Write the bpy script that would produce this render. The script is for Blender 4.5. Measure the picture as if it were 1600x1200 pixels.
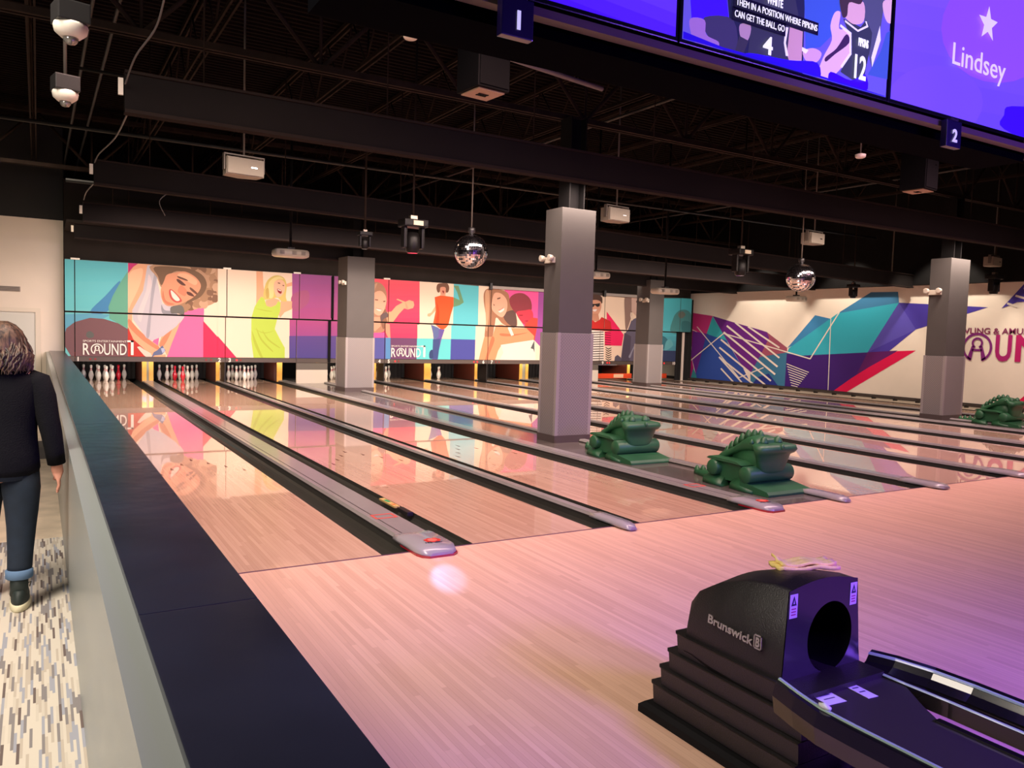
import bpy, bmesh, math, random
from mathutils import Vector, Matrix
from mathutils.geometry import tessellate_polygon
random.seed(7)
for o in list(bpy.data.objects): bpy.data.objects.remove(o, do_unlink=True)
SC = bpy.context.scene
C = SC.collection
PI = math.pi

# ------------------------------------------------------------------ camera
CAM = Vector((-1.947, -4.857, 1.5045)); YAW, PITCH, ROLL, FOC = 0.53973, -0.06569, 0.03022, 1237.9
_cy, _sy, _cp, _sp = math.cos(YAW), math.sin(YAW), math.cos(PITCH), math.sin(PITCH)
FWD = Vector((_sy*_cp, _cy*_cp, _sp)); _r = Vector((_cy, -_sy, 0)); _u = _r.cross(FWD)
RGT = math.cos(ROLL)*_r + math.sin(ROLL)*_u; UPV = -math.sin(ROLL)*_r + math.cos(ROLL)*_u
cd = bpy.data.cameras.new('camera'); cam = bpy.data.objects.new('camera', cd); C.objects.link(cam)
cd.sensor_fit = 'HORIZONTAL'; cd.sensor_width = 36.0; cd.lens = 36.0*FOC/1600.0; cd.clip_end = 200
cam.matrix_world = Matrix(((RGT.x, UPV.x, -FWD.x, CAM.x), (RGT.y, UPV.y, -FWD.y, CAM.y), (RGT.z, UPV.z, -FWD.z, CAM.z), (0, 0, 0, 1)))
SC.camera = cam

# ------------------------------------------------------------------ world, exposure
w = bpy.data.worlds.new('world'); SC.world = w; w.use_nodes = True
w.node_tree.nodes['Background'].inputs[0].default_value = (0.6, 0.5, 0.55, 1)
w.node_tree.nodes['Background'].inputs[1].default_value = 0.015
SC.view_settings.view_transform = 'Standard'; SC.view_settings.look = 'None'
SC.view_settings.gamma = 1.0; SC.view_settings.use_curve_mapping = False
SC.view_settings.exposure = 0.0

# ------------------------------------------------------------------ lamps
def light(name, kind, loc, target, power, color, size=None, size_y=None, spot=None, blend=0.5, radius=None, spread=140):
    ld = bpy.data.lights.new(name, kind); o = bpy.data.objects.new(name, ld); C.objects.link(o)
    o.location = loc; d = Vector(target)-Vector(loc); o.rotation_euler = d.to_track_quat('-Z', 'Y').to_euler()
    ld.energy = power; ld.color = color
    if kind == 'AREA': ld.shape = 'RECTANGLE'; ld.size = size; ld.size_y = size_y or size; ld.spread = math.radians(spread)
    if kind == 'SPOT': ld.spot_size = math.radians(spot); ld.spot_blend = blend; ld.shadow_soft_size = radius or 0.05
    if kind == 'POINT': ld.shadow_soft_size = radius or 0.1
    return o
WARM = (1.0, 0.80, 0.60); CREAM = (1.0, 0.86, 0.72); PINK = (1.0, 0.52, 0.50)
# unseen strip lamp added behind the last baffle to wash the printed panels
light('panel_wash', 'AREA', (7.6, 13.75, 3.12), (7.6, 15.6, 1.6), 105, (1, .88, .78), 18.0, 0.25)
# pin deck lamps inside the machines
light('pin_deck_lamp', 'AREA', (7.8, 15.95, 0.66), (7.8, 16.9, 0.1), 120, (1, .9, .75), 17.5, 0.12)
# unseen area lamps added behind the baffles to brighten the lanes
for i, (yy, zz, pw) in enumerate([(3.9, 3.50, 480), (9.3, 3.25, 600), (11.2, 3.0, 430)]):
    light('lane_fill', 'AREA', (7.0, yy, zz), (7.0, yy+2.0, 0), pw, (1, .77, .66), 16.0, 0.2)
# unseen area lamps added overhead to light approach, concourse and corridor
light('approach_fill', 'AREA', (2.0, .2, 4.2), (2.2, 2.0, 0), 228, (1, .62, .55), 7.0, .8, spread=125)
light('concourse_fill', 'AREA', (-3.8, -2.0, 4.2), (-2.2, 0.0, 0), 330, (1, .88, .76), 1.2, 6.0)
light('corridor_fill', 'AREA', (-3.2, 10.5, 4.2), (-2.6, 12.0, 0), 130, (1, .84, .66), 1.6, 5.0)
light('approach_fill', 'AREA', (10.0, .2, 4.2), (10.0, 2.0, 0), 280, (1, .58, .66), 8.0, .8, spread=125)
# wall washers along the mural wall
for yy in (14.6, 12.4, 9.3, 6.6, 3.6, 1.0):
    light('wall_washer', 'SPOT', (16.3, yy, 4.3), (17.64, yy, 1.0), 380, (1, .86, .70), spot=78, blend=.35, radius=.08)
# ultraviolet party lamps by the seating
light('party_lamp', 'AREA', (3.2, -6.4, 2.5), (1.9, -2.6, 0.0), 115, (.24, .09, 1.0), 1.6, .4, spread=120)
light('party_lamp', 'AREA', (1.0, -6.4, 2.4), (.7, -3.3, 0.0), 48, (.24, .09, 1.0), .6, .4, spread=75)  # unseen lamp added to spread the purple over the near floor
light('party_lamp', 'SPOT', (6.5, -6.0, 3.2), (4.3, 3.0, .5), 900, (.42, .28, 1.0), spot=30, blend=.8, radius=.15)
light('party_lamp', 'SPOT', (-0.4, -5.6, 3.4), (4.2, 4.2, 0.6), 150, (.50, .35, 1.0), spot=20, blend=.9, radius=.1)
# narrow beam from the moving head above lane three
light('moving_head_beam', 'SPOT', (2.45, 5.15, 2.55), (0.19, -0.61, 0), 420, (.55, .50, 1.0), spot=2.2, blend=.7, radius=.02)

# ------------------------------------------------------------------ helpers
def at(u, v, axis, val):
    """the point of the plane axis=val that the photo shows at (u, v); used only for flat prints and for where things hang"""
    d = RGT*((u-800)/FOC) - UPV*((v-600)/FOC) + FWD
    return CAM + d*((val-CAM[axis])/d[axis])
def lin(c):
    c = c/255.0
    return c/12.92 if c <= .04045 else ((c+.055)/1.055)**2.4
MATS = {}
def mat(name, rgb, rough=.5, metal=0, emit=0, coat=0, var=0, scale=8, bump=0, bscale=60, spec=.5, k=1.0, alpha=1, trans=0):
    if name in MATS: return MATS[name]
    m = bpy.data.materials.new(name); m.use_nodes = True; nt = m.node_tree; b = nt.nodes['Principled BSDF']
    col = tuple(lin(x)*k for x in rgb)+(1,)
    b.inputs['Base Color'].default_value = col; b.inputs['Roughness'].default_value = rough
    b.inputs['Metallic'].default_value = metal; b.inputs['Specular IOR Level'].default_value = spec
    b.inputs['Coat Weight'].default_value = coat; b.inputs['Coat Roughness'].default_value = .05
    b.inputs['Transmission Weight'].default_value = trans
    if emit:
        b.inputs['Emission Color'].default_value = col; b.inputs['Emission Strength'].default_value = emit
    tc = nt.nodes.new('ShaderNodeTexCoord')
    if var:
        n = nt.nodes.new('ShaderNodeTexNoise'); n.inputs['Scale'].default_value = scale; n.inputs['Detail'].default_value = 5
        nt.links.new(tc.outputs['Object'], n.inputs['Vector'])
        r = nt.nodes.new('ShaderNodeValToRGB'); r.color_ramp.elements[0].position = .3; r.color_ramp.elements[1].position = .7
        r.color_ramp.elements[0].color = tuple(c*(1-var) for c in col[:3])+(1,); r.color_ramp.elements[1].color = tuple(min(1, c*(1+var)) for c in col[:3])+(1,)
        nt.links.new(n.outputs['Fac'], r.inputs['Fac']); nt.links.new(r.outputs['Color'], b.inputs['Base Color'])
    if bump:
        n = nt.nodes.new('ShaderNodeTexNoise'); n.inputs['Scale'].default_value = bscale; n.inputs['Detail'].default_value = 4
        nt.links.new(tc.outputs['Object'], n.inputs['Vector'])
        bp = nt.nodes.new('ShaderNodeBump'); bp.inputs['Strength'].default_value = bump; bp.inputs['Distance'].default_value = .01
        nt.links.new(n.outputs['Fac'], bp.inputs['Height']); nt.links.new(bp.outputs['Normal'], b.inputs['Normal'])
    MATS[name] = m; return m
def paint(rgb, emit=0):
    """printed ink of one colour (or lit pixels of one colour when emit)"""
    n = ('lit_%d_%d_%d' if emit else 'ink_%d_%d_%d') % tuple(rgb)
    if n in MATS: return MATS[n]
    return mat(n, rgb, rough=.55, k=.80 if not emit else 1, emit=emit, spec=.25)

class B:
    def __init__(s): s.bm = bmesh.new(); s.mats = []
    def mi(s, m):
        if m not in s.mats: s.mats.append(m)
        return s.mats.index(m)
    def _fin(s, faces, m, smooth=False):
        i = s.mi(m)
        for f in faces: f.material_index = i; f.smooth = smooth
    def face(s, pts, m, smooth=False):
        vs = [s.bm.verts.new(p) for p in pts]; f = s.bm.faces.new(vs); s._fin([f], m, smooth); return f
    def box(s, a, b, m, bev=0, M=None):
        x0, y0, z0 = [min(p, q) for p, q in zip(a, b)]; x1, y1, z1 = [max(p, q) for p, q in zip(a, b)]
        v = [s.bm.verts.new((x, y, z)) for x in (x0, x1) for y in (y0, y1) for z in (z0, z1)]
        F = [(0, 1, 3, 2), (4, 6, 7, 5), (0, 4, 5, 1), (2, 3, 7, 6), (0, 2, 6, 4), (1, 5, 7, 3)]
        fs = [s.bm.faces.new([v[i] for i in f]) for f in F]
        if M is not None: bmesh.ops.transform(s.bm, matrix=M, verts=v)
        s._fin(fs, m)
        if bev:
            es = list({e for f in fs for e in f.edges})
            r = bmesh.ops.bevel(s.bm, geom=es, offset=bev, segments=2, affect='EDGES', profile=.7)
            s._fin(r['faces'], m)
        return fs
    def prism(s, pts, ext, m, smooth=False):
        """closed polygon (3d points) swept by the vector ext"""
        e = Vector(ext); a = [s.bm.verts.new(p) for p in pts]; b = [s.bm.verts.new(Vector(p)+e) for p in pts]
        n = len(pts); fs = []
        tri = tessellate_polygon([[Vector(p) for p in pts]])
        for t in tri:
            try: fs.append(s.bm.faces.new([a[i] for i in t])); fs.append(s.bm.faces.new([b[i] for i in reversed(t)]))
            except ValueError: pass
        for i in range(n):
            f = s.bm.faces.new([a[i], a[(i+1) % n], b[(i+1) % n], b[i]]); f.smooth = smooth; fs.append(f)
        i = s.mi(m)
        for f in fs: f.material_index = i
        bmesh.ops.recalc_face_normals(s.bm, faces=fs)
    def sheet(s, pts, m):
        """flat polygon"""
        a = [s.bm.verts.new(p) for p in pts]; fs = []
        for t in tessellate_polygon([[Vector(p) for p in pts]]):
            try: fs.append(s.bm.faces.new([a[i] for i in t]))
            except ValueError: pass
        s._fin(fs, m)
    def tube(s, pts, r, m, n=8, cap=True):
        pts = [Vector(p) for p in pts]; rs = r if isinstance(r, (list, tuple)) else [r]*len(pts); rings = []
        prev = None
        for i, p in enumerate(pts):
            t = (pts[min(i+1, len(pts)-1)]-pts[max(i-1, 0)]).normalized()
            if prev is None: x = t.orthogonal().normalized()
            else: x = (prev-t*prev.dot(t)).normalized()
            prev = x; y = t.cross(x)
            rings.append([s.bm.verts.new(p+rs[i]*(math.cos(k*2*PI/n)*x+math.sin(k*2*PI/n)*y)) for k in range(n)])
        fs = []
        for a, b in zip(rings, rings[1:]):
            for k in range(n): fs.append(s.bm.faces.new([a[k], a[(k+1) % n], b[(k+1) % n], b[k]]))
        s._fin(fs, m, True)
        if cap: s._fin([s.bm.faces.new(list(reversed(rings[0]))), s.bm.faces.new(rings[-1])], m)
    def lathe(s, prof, m, n=20, c=(0, 0, 0), axis='z', sx=1, sy=1, mfun=None):
        """prof: list of (radius, height)"""
        rings = []; c = Vector(c)
        for r, h in prof:
            ring = []
            for k in range(n):
                a = 2*PI*k/n; p = (r*math.cos(a)*sx, r*math.sin(a)*sy, h)
                if axis == 'x': p = (h, p[0], p[1])
                if axis == 'y': p = (p[0], h, p[1])
                ring.append(s.bm.verts.new(c+Vector(p)))
            rings.append(ring)
        for j, (a, b) in enumerate(zip(rings, rings[1:])):
            mm = mfun(j) if mfun else m
            fs = [s.bm.faces.new([a[k], a[(k+1) % n], b[(k+1) % n], b[k]]) for k in range(n)]
            s._fin(fs, mm, True)
        cf = []
        if prof[0][0] > 1e-5: cf.append(s.bm.faces.new(list(reversed(rings[0]))))
        if prof[-1][0] > 1e-5: cf.append(s.bm.faces.new(rings[-1]))
        s._fin(cf, m)
    def loft(s, secs, m, smooth=True, close=True):
        """secs: list of closed rings of equal length"""
        rings = [[s.bm.verts.new(p) for p in sec] for sec in secs]; n = len(rings[0]); fs = []
        for a, b in zip(rings, rings[1:]):
            for k in range(n): fs.append(s.bm.faces.new([a[k], a[(k+1) % n], b[(k+1) % n], b[k]]))
        s._fin(fs, m, smooth)
        if close: s._fin([s.bm.faces.new(list(reversed(rings[0]))), s.bm.faces.new(rings[-1])], m)
    def build(s, name, parent=None, loc=None):
        me = bpy.data.meshes.new(name); bmesh.ops.remove_doubles(s.bm, verts=s.bm.verts, dist=1e-6) if False else None
        s.bm.normal_update(); s.bm.to_mesh(me); s.bm.free()
        for m in s.mats: me.materials.append(m)
        o = bpy.data.objects.new(name, me); C.objects.link(o)
        if parent: o.parent = parent
        if loc: o.location = loc
        return o
def tag(o, label=None, cat=None, group=None, kind=None):
    if label: o['label'] = label
    if cat: o['category'] = cat
    if group: o['group'] = group
    if kind: o['kind'] = kind
    return o
def empty(name, loc, label, cat, group=None, rz=0):
    o = bpy.data.objects.new(name, None); C.objects.link(o); o.location = loc; o.rotation_euler = (0, 0, rz); o.empty_display_size = .05
    return tag(o, label, cat, group)
def struct(o): o['kind'] = 'structure'; return o
def dup(root, loc, label, rz=0, scale=None):
    r = root.copy(); C.objects.link(r); r.location = loc; r.rotation_euler = (0, 0, rz); r['label'] = label
    if scale: r.scale = scale
    for ch in list(root.children):
        c = ch.copy(); C.objects.link(c); c.parent = r
        for g in ch.children:
            d = g.copy(); C.objects.link(d); d.parent = c
    return r
def text(name, s, org, right, up, h, m, parent=None, bold=.0, depth=.002, width=None, center=False, shear=0):
    """lettering of cap height h; org = lower left corner (or centre of the base line)"""
    cu = bpy.data.curves.new('lettering', 'FONT'); cu.body = s; cu.size = 1.0; cu.offset = bold; cu.extrude = .001; cu.shear = shear
    cu.resolution_u = 3
    if center: cu.align_x = 'CENTER'
    t = bpy.data.objects.new('lettering', cu); C.objects.link(t)
    bpy.context.view_layer.update()
    me = bpy.data.meshes.new_from_object(t); C.objects.unlink(t); bpy.data.objects.remove(t)
    R, U = Vector(right).normalized(), Vector(up).normalized(); N = R.cross(U)
    k = h/.69; xs = [v.co.x for v in me.vertices] or [0, 1]
    kx = width/(max(xs)-min(xs)) if width else k
    off = 0 if center else -min(xs)
    org = Vector(org)
    for v in me.vertices: v.co = org + R*((v.co.x+off)*kx) + U*(v.co.y*k) + N*(v.co.z/.001*depth)
    me.materials.append(m); me.name = name
    o = bpy.data.objects.new(name, me); C.objects.link(o)
    if parent: o.parent = parent
    return o
def clip(poly, lo, hi, ax):
    """cut a polygon to lo <= p[ax] <= hi"""
    for sgn, lim in ((1, lo), (-1, hi)):
        out = []
        for i in range(len(poly)):
            a, b = poly[i], poly[(i+1) % len(poly)]
            da, db = sgn*(a[ax]-lim), sgn*(b[ax]-lim)
            if da >= 0: out.append(a)
            if (da >= 0) != (db >= 0): out.append(a+(b-a)*(da/(da-db)))
        poly = out
        if len(poly) < 3: return []
    return poly
def smooth_poly(pts, n=4):
    out = []; N = len(pts)
    for i in range(N):
        p0, p1, p2, p3 = [pts[(i+j-1) % N] for j in range(4)]
        for k in range(n):
            t = k/n
            out.append(tuple(.5*((2*b)+(-a+c)*t+(2*a-5*b+4*c-d)*t*t+(-a+3*b-3*c+d)*t**3) for a, b, c, d in zip(p0, p1, p2, p3)))
    return out
def seg(a, b, wd):
    a, b = Vector((a[0], a[1])), Vector((b[0], b[1])); d = (b-a).normalized(); n = Vector((-d.y, d.x))*wd/2
    return [tuple(a+n), tuple(b+n), tuple(b-n), tuple(a-n)]

# ------------------------------------------------------------------ materials
def wood_mat(name, base, plank=.0264, rough=.09, dark=.86, gl=1.0):
    m = bpy.data.materials.new(name); m.use_nodes = True; nt = m.node_tree; L = nt.links; b = nt.nodes['Principled BSDF']
    N = nt.nodes.new; tc = N('ShaderNodeTexCoord'); sp = N('ShaderNodeSeparateXYZ'); L.new(tc.outputs['Object'], sp.inputs[0])
    def mth(op, a, bb=None):
        n = N('ShaderNodeMath'); n.operation = op
        for i, q in enumerate((a, bb)):
            if q is None: continue
            if isinstance(q, (int, float)): n.inputs[i].default_value = q
            else: L.new(q, n.inputs[i])
        return n.outputs[0]
    px = mth('DIVIDE', sp.outputs['X'], plank); ix = mth('FLOOR', px); fx = mth('FRACT', px)
    wn = N('ShaderNodeTexWhiteNoise'); wn.noise_dimensions = '1D'; L.new(ix, wn.inputs['W'])
    yy = mth('ADD', mth('DIVIDE', sp.outputs['Y'], 1.1), mth('MULTIPLY', wn.outputs['Value'], 7.0)); iy = mth('FLOOR', yy)
    cb = N('ShaderNodeCombineXYZ'); L.new(ix, cb.inputs[0]); L.new(iy, cb.inputs[1])
    w2 = N('ShaderNodeTexWhiteNoise'); w2.noise_dimensions = '3D'; L.new(cb.outputs[0], w2.inputs['Vector'])
    mp = N('ShaderNodeMapping'); mp.inputs['Scale'].default_value = (70, 2.2, 1); L.new(tc.outputs['Object'], mp.inputs['Vector'])
    gn = N('ShaderNodeTexNoise'); gn.inputs['Scale'].default_value = 1.0; gn.inputs['Detail'].default_value = 4; L.new(mp.outputs[0], gn.inputs['Vector'])
    f = mth('ADD', mth('MULTIPLY', w2.outputs['Value'], .6), mth('MULTIPLY', gn.outputs['Fac'], .55))
    r = N('ShaderNodeValToRGB'); e = r.color_ramp.elements
    c = [lin(x) for x in base]
    e[0].position = .1; e[0].color = (c[0]*.86, c[1]*.82, c[2]*.80, 1); e[1].position = .95; e[1].color = (min(1, c[0]*1.12), min(1, c[1]*1.14), min(1, c[2]*1.14), 1)
    L.new(f, r.inputs['Fac'])
    g = mth('LESS_THAN', fx, .05)
    mx = N('ShaderNodeMixRGB'); mx.blend_type = 'MULTIPLY'; L.new(mth('MULTIPLY', g, .5), mx.inputs['Fac']); L.new(r.outputs['Color'], mx.inputs[1]); mx.inputs[2].default_value = (.55, .45, .4, 1)
    L.new(mx.outputs[0], b.inputs['Base Color'])
    b.inputs['Roughness'].default_value = rough; b.inputs['Specular IOR Level'].default_value = .5
    b.inputs['Coat Weight'].default_value = gl; b.inputs['Coat Roughness'].default_value = .02; b.inputs['Coat IOR'].default_value = 1.55
    MATS[name] = m; return m
LANE = wood_mat('lane_boards', (214, 176, 150), rough=.25)
APPR = wood_mat('approach_boards', (216, 176, 152), rough=.38, gl=.0)
black = mat('black_paint', (15, 14, 15), .8, spec=.15, var=.25, scale=3)
steel = mat('ceiling_steel', (38, 29, 24), .8, spec=.1, var=.3, scale=5)
baffle_m = mat('baffle_board', (31, 28, 28), .9, spec=.05, var=.08, scale=1.5)
blackgl = mat('black_gloss', (14, 14, 15), .18, coat=.5)
blackplastic = mat('black_plastic', (30, 27, 27), .38, bump=.25, bscale=220)
gutter_m = mat('gutter_plastic', (44, 44, 39), .42, coat=.12, var=.08)
capside_m = mat('divider_side_dark', (38, 36, 33), .5)
cap_m = mat('divider_cap_grey', (138, 134, 132), .32, coat=.35, var=.04)
capend_m = mat('divider_end_plastic', (150, 146, 150), .25, coat=.4)
red_m = mat('red_plastic', (150, 16, 34), .3, coat=.4)
isl_m = mat('island_deck_grey', (92, 86, 82), .22, coat=.4, var=.12, scale=3)
white_m = mat('white_plastic', (232, 224, 210), .35)
cream_wall = mat('cream_wall_paint', (226, 214, 200), .75, var=.02, scale=2)
grey_hi = mat('column_dark_grey', (66, 63, 61), .7, var=.05, scale=3)
greybase = mat('column_base_grey', (72, 62, 60), .5)
chrome = mat('chrome', (210, 210, 215), .12, metal=1)

# ------------------------------------------------------------------ the setting
LANES = [(-1.054, 0.0), (0.685, 1.739), (2.211, 3.265), (4.812, 5.866), (6.451, 7.505), (8.159, 9.213), (9.673, 10.728), (11.57, 12.625), (14.039, 15.093), (15.603, 16.657)]
XW = 17.64; YM = 15.54; ZD = 5.75; YEND = 17.9
HEAD = 16.77
b = B(); b.box((-1.46, -9, -.15), (XW+.1, 0, 0), APPR); struct(b.build('floor'))
b = B(); b.box((-1.5, 0, -.35), (XW+.1, 20, -.22), black); struct(b.build('floor'))
# carpet and corridor floor on the left
cm = bpy.data.materials.new('striped_carpet'); cm.use_nodes = True; nt = cm.node_tree; bs = nt.nodes['Principled BSDF']
tc = nt.nodes.new('ShaderNodeTexCoord'); sp_ = nt.nodes.new('ShaderNodeSeparateXYZ'); nt.links.new(tc.outputs['Object'], sp_.inputs[0])
def mth_(op, a, c_=None):
    n_ = nt.nodes.new('ShaderNodeMath'); n_.operation = op
    for i_, q_ in enumerate((a, c_)):
        if q_ is None: continue
        if isinstance(q_, (int, float)): n_.inputs[i_].default_value = q_
        else: nt.links.new(q_, n_.inputs[i_])
    return n_.outputs[0]
ix_ = mth_('FLOOR', mth_('MULTIPLY', sp_.outputs['X'], 95.0)); wn_ = nt.nodes.new('ShaderNodeTexWhiteNoise'); wn_.noise_dimensions = '1D'; nt.links.new(ix_, wn_.inputs['W'])
iy_ = mth_('FLOOR', mth_('ADD', mth_('MULTIPLY', sp_.outputs['Y'], 6.0), mth_('MULTIPLY', wn_.outputs['Value'], 9.0)))
cb_ = nt.nodes.new('ShaderNodeCombineXYZ'); nt.links.new(ix_, cb_.inputs[0]); nt.links.new(iy_, cb_.inputs[1])
n1 = nt.nodes.new('ShaderNodeTexWhiteNoise'); n1.noise_dimensions = '3D'; nt.links.new(cb_.outputs[0], n1.inputs['Vector'])
rp = nt.nodes.new('ShaderNodeValToRGB'); rp.color_ramp.interpolation = 'CONSTANT'; e = rp.color_ramp.elements
e[0].position = 0; e[0].color = tuple(lin(x) for x in (196, 188, 174))+(1,); e[1].position = .42; e[1].color = tuple(lin(x) for x in (128, 123, 122))+(1,)
for p_, c_ in ((.58, (176, 166, 152)), (.72, (150, 152, 160)), (.84, (188, 180, 166)), (.93, (104, 92, 88))):
    q = e.new(p_); q.color = tuple(lin(x) for x in c_)+(1,)
sc = nt.nodes.new('ShaderNodeSeparateColor'); nt.links.new(n1.outputs['Color'], sc.inputs[0]); nt.links.new(sc.outputs[0], rp.inputs[0])
nt.links.new(rp.outputs[0], bs.inputs['Base Color']); bs.inputs['Roughness'].default_value = .95; bs.inputs['Specular IOR Level'].default_value = .1
b = B(); b.box((-9, -9, -.3), (-1.5, 1.95, -.15), cm); struct(b.build('floor'))
corr = mat('corridor_plank', (206, 188, 164), .35, var=.22, scale=4)
b = B(); b.box((-9, 1.95, -.3), (-1.5, 16.0, -.155), corr); struct(b.build('floor'))
b = B(); b.box((-9, 5.9, -.155), (-1.82, 6.5, -.02), mat('step_dark', (60, 56, 54), .6)); struct(b.build('trim_2'))
# walls
b = B(); b.box((-1.80, -9, -.15), (-1.73, 15.9, .74), mat('satin_grey_panel', (136, 142, 140), .34, coat=.1, var=.03, scale=1), 0)
b.box((-1.73, -9, -.15), (-1.46, 15.9, .735), MATS['satin_grey_panel']); struct(b.build('wall_left'))
ledge = mat('ledge_laminate', (36, 38, 52), .24, var=.25, scale=2.2, bump=.15, bscale=9)
b = B(); ys = [-9, -6.9, -2.7, 1.48, 5.7, 9.9, 15.92]
for y0, y1 in zip(ys, ys[1:]): b.box((-1.735, y0+.002, .735), (-1.44, y1-.002, .762), ledge, .003)
struct(b.build('trim_1'))
b = B(); b.box((-1.735, -9, .72), (-1.46, 15.9, .737), mat('seam_strip_grey', (96, 94, 92), .7)); struct(b.build('trim_3'))  # grey strip under the ledge, visible at its seams
zt = 3.70
b = B(); b.box((-9, 15.9, -.2), (-1.445, 16.1, zt), cream_wall); struct(b.build('wall_back'))
b = B(); b.box((-9, 15.9, zt), (-1.445, 16.1, ZD+.3), mat('black_wall_paint', (30, 30, 31), .8, var=.12, scale=2)); struct(b.build('wall_back'))
b = B(); b.box((-1.445, 18.1, -.2), (XW, 18.3, ZD+.3), black); struct(b.build('wall_back'))
b = B(); b.box((-9.2, -9, -.3), (-9, 16, ZD+.3), black); struct(b.build('wall_left'))
# door in the cream wall with its frame, vent above
d0 = empty('door_1', (-2.5, 15.9, -.15), None, None); struct(d0)
dm = mat('door_paint', (206, 206, 198), .5); fm = mat('door_frame_paint', (216, 206, 190), .5)
b = B(); b.box((-.6, -.03, 0), (.50, -.005, 1.77), dm); b.build('door_leaf', d0)
b = B(); b.box((.50, -.06, 0), (.60, -.0, 1.86), fm); b.box((-.7, -.06, 1.77), (.5, 0, 1.86), fm); b.box((-.7, -.06, 0), (-.6, 0, 1.77), fm); b.build('door_frame', d0)
vb = B(); vb.box((-.3, -.02, -.055), (.34, 0, .055), mat('vent_grille', (150, 138, 128), .5), .005)
for k in range(6): vb.box((-.28, -.026, -.045+k*.017), (.32, -.02, -.038+k*.017), mat('vent_slot', (96, 88, 82), .6))
tag(vb.build('wall_vent', None, (-2.62, 15.9, 2.12)), 'pale grey slotted air vent high on the cream wall above the door', 'vent')
# mural wall on the right
b = B(); b.box((XW, -9, -.2), (XW+.2, 18.3, ZD+.3), cream_wall); wr = struct(b.build('wall_right'))
b = B(); b.box((XW-.25, -9, 3.02), (XW-.01, 18.1, ZD), black); struct(b.build('trim_4'))
b = B(); b.box((XW-.03, -9, -.0), (XW-.002, 18.1, .1), mat('dark_skirting', (52, 46, 44), .6)); struct(b.build('baseboard_right'))

# ------------------------------------------------------------------ ceiling
deckm = mat('roof_deck', (20, 15, 13), .9, spec=.05, var=.2, scale=4)
b = B(); y = -9
P = 0.15
while y < 18.3:
    b.face([(-9, y, ZD), (XW, y, ZD), (XW, y+.05, ZD), (-9, y+.05, ZD)], deckm)
    b.face([(-9, y+.05, ZD), (XW, y+.05, ZD), (XW, y+.07, ZD+.05), (-9, y+.07, ZD+.05)], deckm)
    b.face([(-9, y+.07, ZD+.05), (XW, y+.07, ZD+.05), (XW, y+.13, ZD+.05), (-9, y+.13, ZD+.05)], deckm)
    b.face([(-9, y+.13, ZD+.05), (XW, y+.13, ZD+.05), (XW, y+P, ZD), (-9, y+P, ZD)], deckm)
    y += P
b.box((-9.2, -9, ZD+.1), (XW+.2, 18.3, ZD+.2), black)
struct(b.build('ceiling'))
ORD = ['first', 'second', 'third', 'fourth', 'fifth', 'sixth', 'seventh', 'eighth', 'ninth', 'tenth', 'eleventh', 'twelfth']
# joists run down-lane, girders across
for i, x in enumerate((-5.8, -3.9, -2.0, -.1, 1.8, 3.7, 5.6, 7.5, 9.4, 11.3, 13.2, 15.1)):
    b = B(); zb = 4.95; ye = 15.85 if x < -1.5 else 17.9
    for dx in (-.05, .03):
        b.box((x+dx, -8, zb), (x+dx+.025, ye, zb+.05), steel); b.box((x+dx, -8, ZD-.08), (x+dx+.025, ye, ZD-.02), steel)
    y = -7.8; up = True
    while y < ye-.6:
        a_, b_ = (zb+.03, ZD-.06) if up else (ZD-.06, zb+.03)
        b.tube([(x, y, a_), (x, y+.55, b_)], .013, steel, 5); y += .55; up = not up
    tag(b.build('steel_joist'), 'dark open-web steel joist running down-lane under the roof, %s from the left' % ORD[i], 'joist', 'roof joists')
for i, (y, nm) in enumerate(((-5.3, 'behind the approach'), (4.45, 'above the two nearer columns'), (13.4, 'above the two farther columns'))):
    b = B(); zb = 4.45
    for dy in (-.07, .02): b.box((-8.9, y+dy, zb), (XW, y+dy+.05, zb+.07), steel); b.box((-8.9, y+dy, ZD-.28), (XW, y+dy+.05, ZD-.2), steel)
    x = -8.6; up = True
    while x < XW-.9:
        a_, b_ = (zb+.04, ZD-.25) if up else (ZD-.25, zb+.04)
        b.tube([(x, y, a_), (x+.95, y, b_)], .028, steel, 6)
        if up: b.tube([(x, y, zb+.04), (x, y, ZD-.25)], .02, steel, 5)
        x += .95; up = not up
    tag(b.build('steel_girder'), 'dark steel truss girder crossing the hall %s' % nm, 'girder', 'roof girders')
pipe = mat('pipe_paint', (24, 22, 21), .5)
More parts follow.
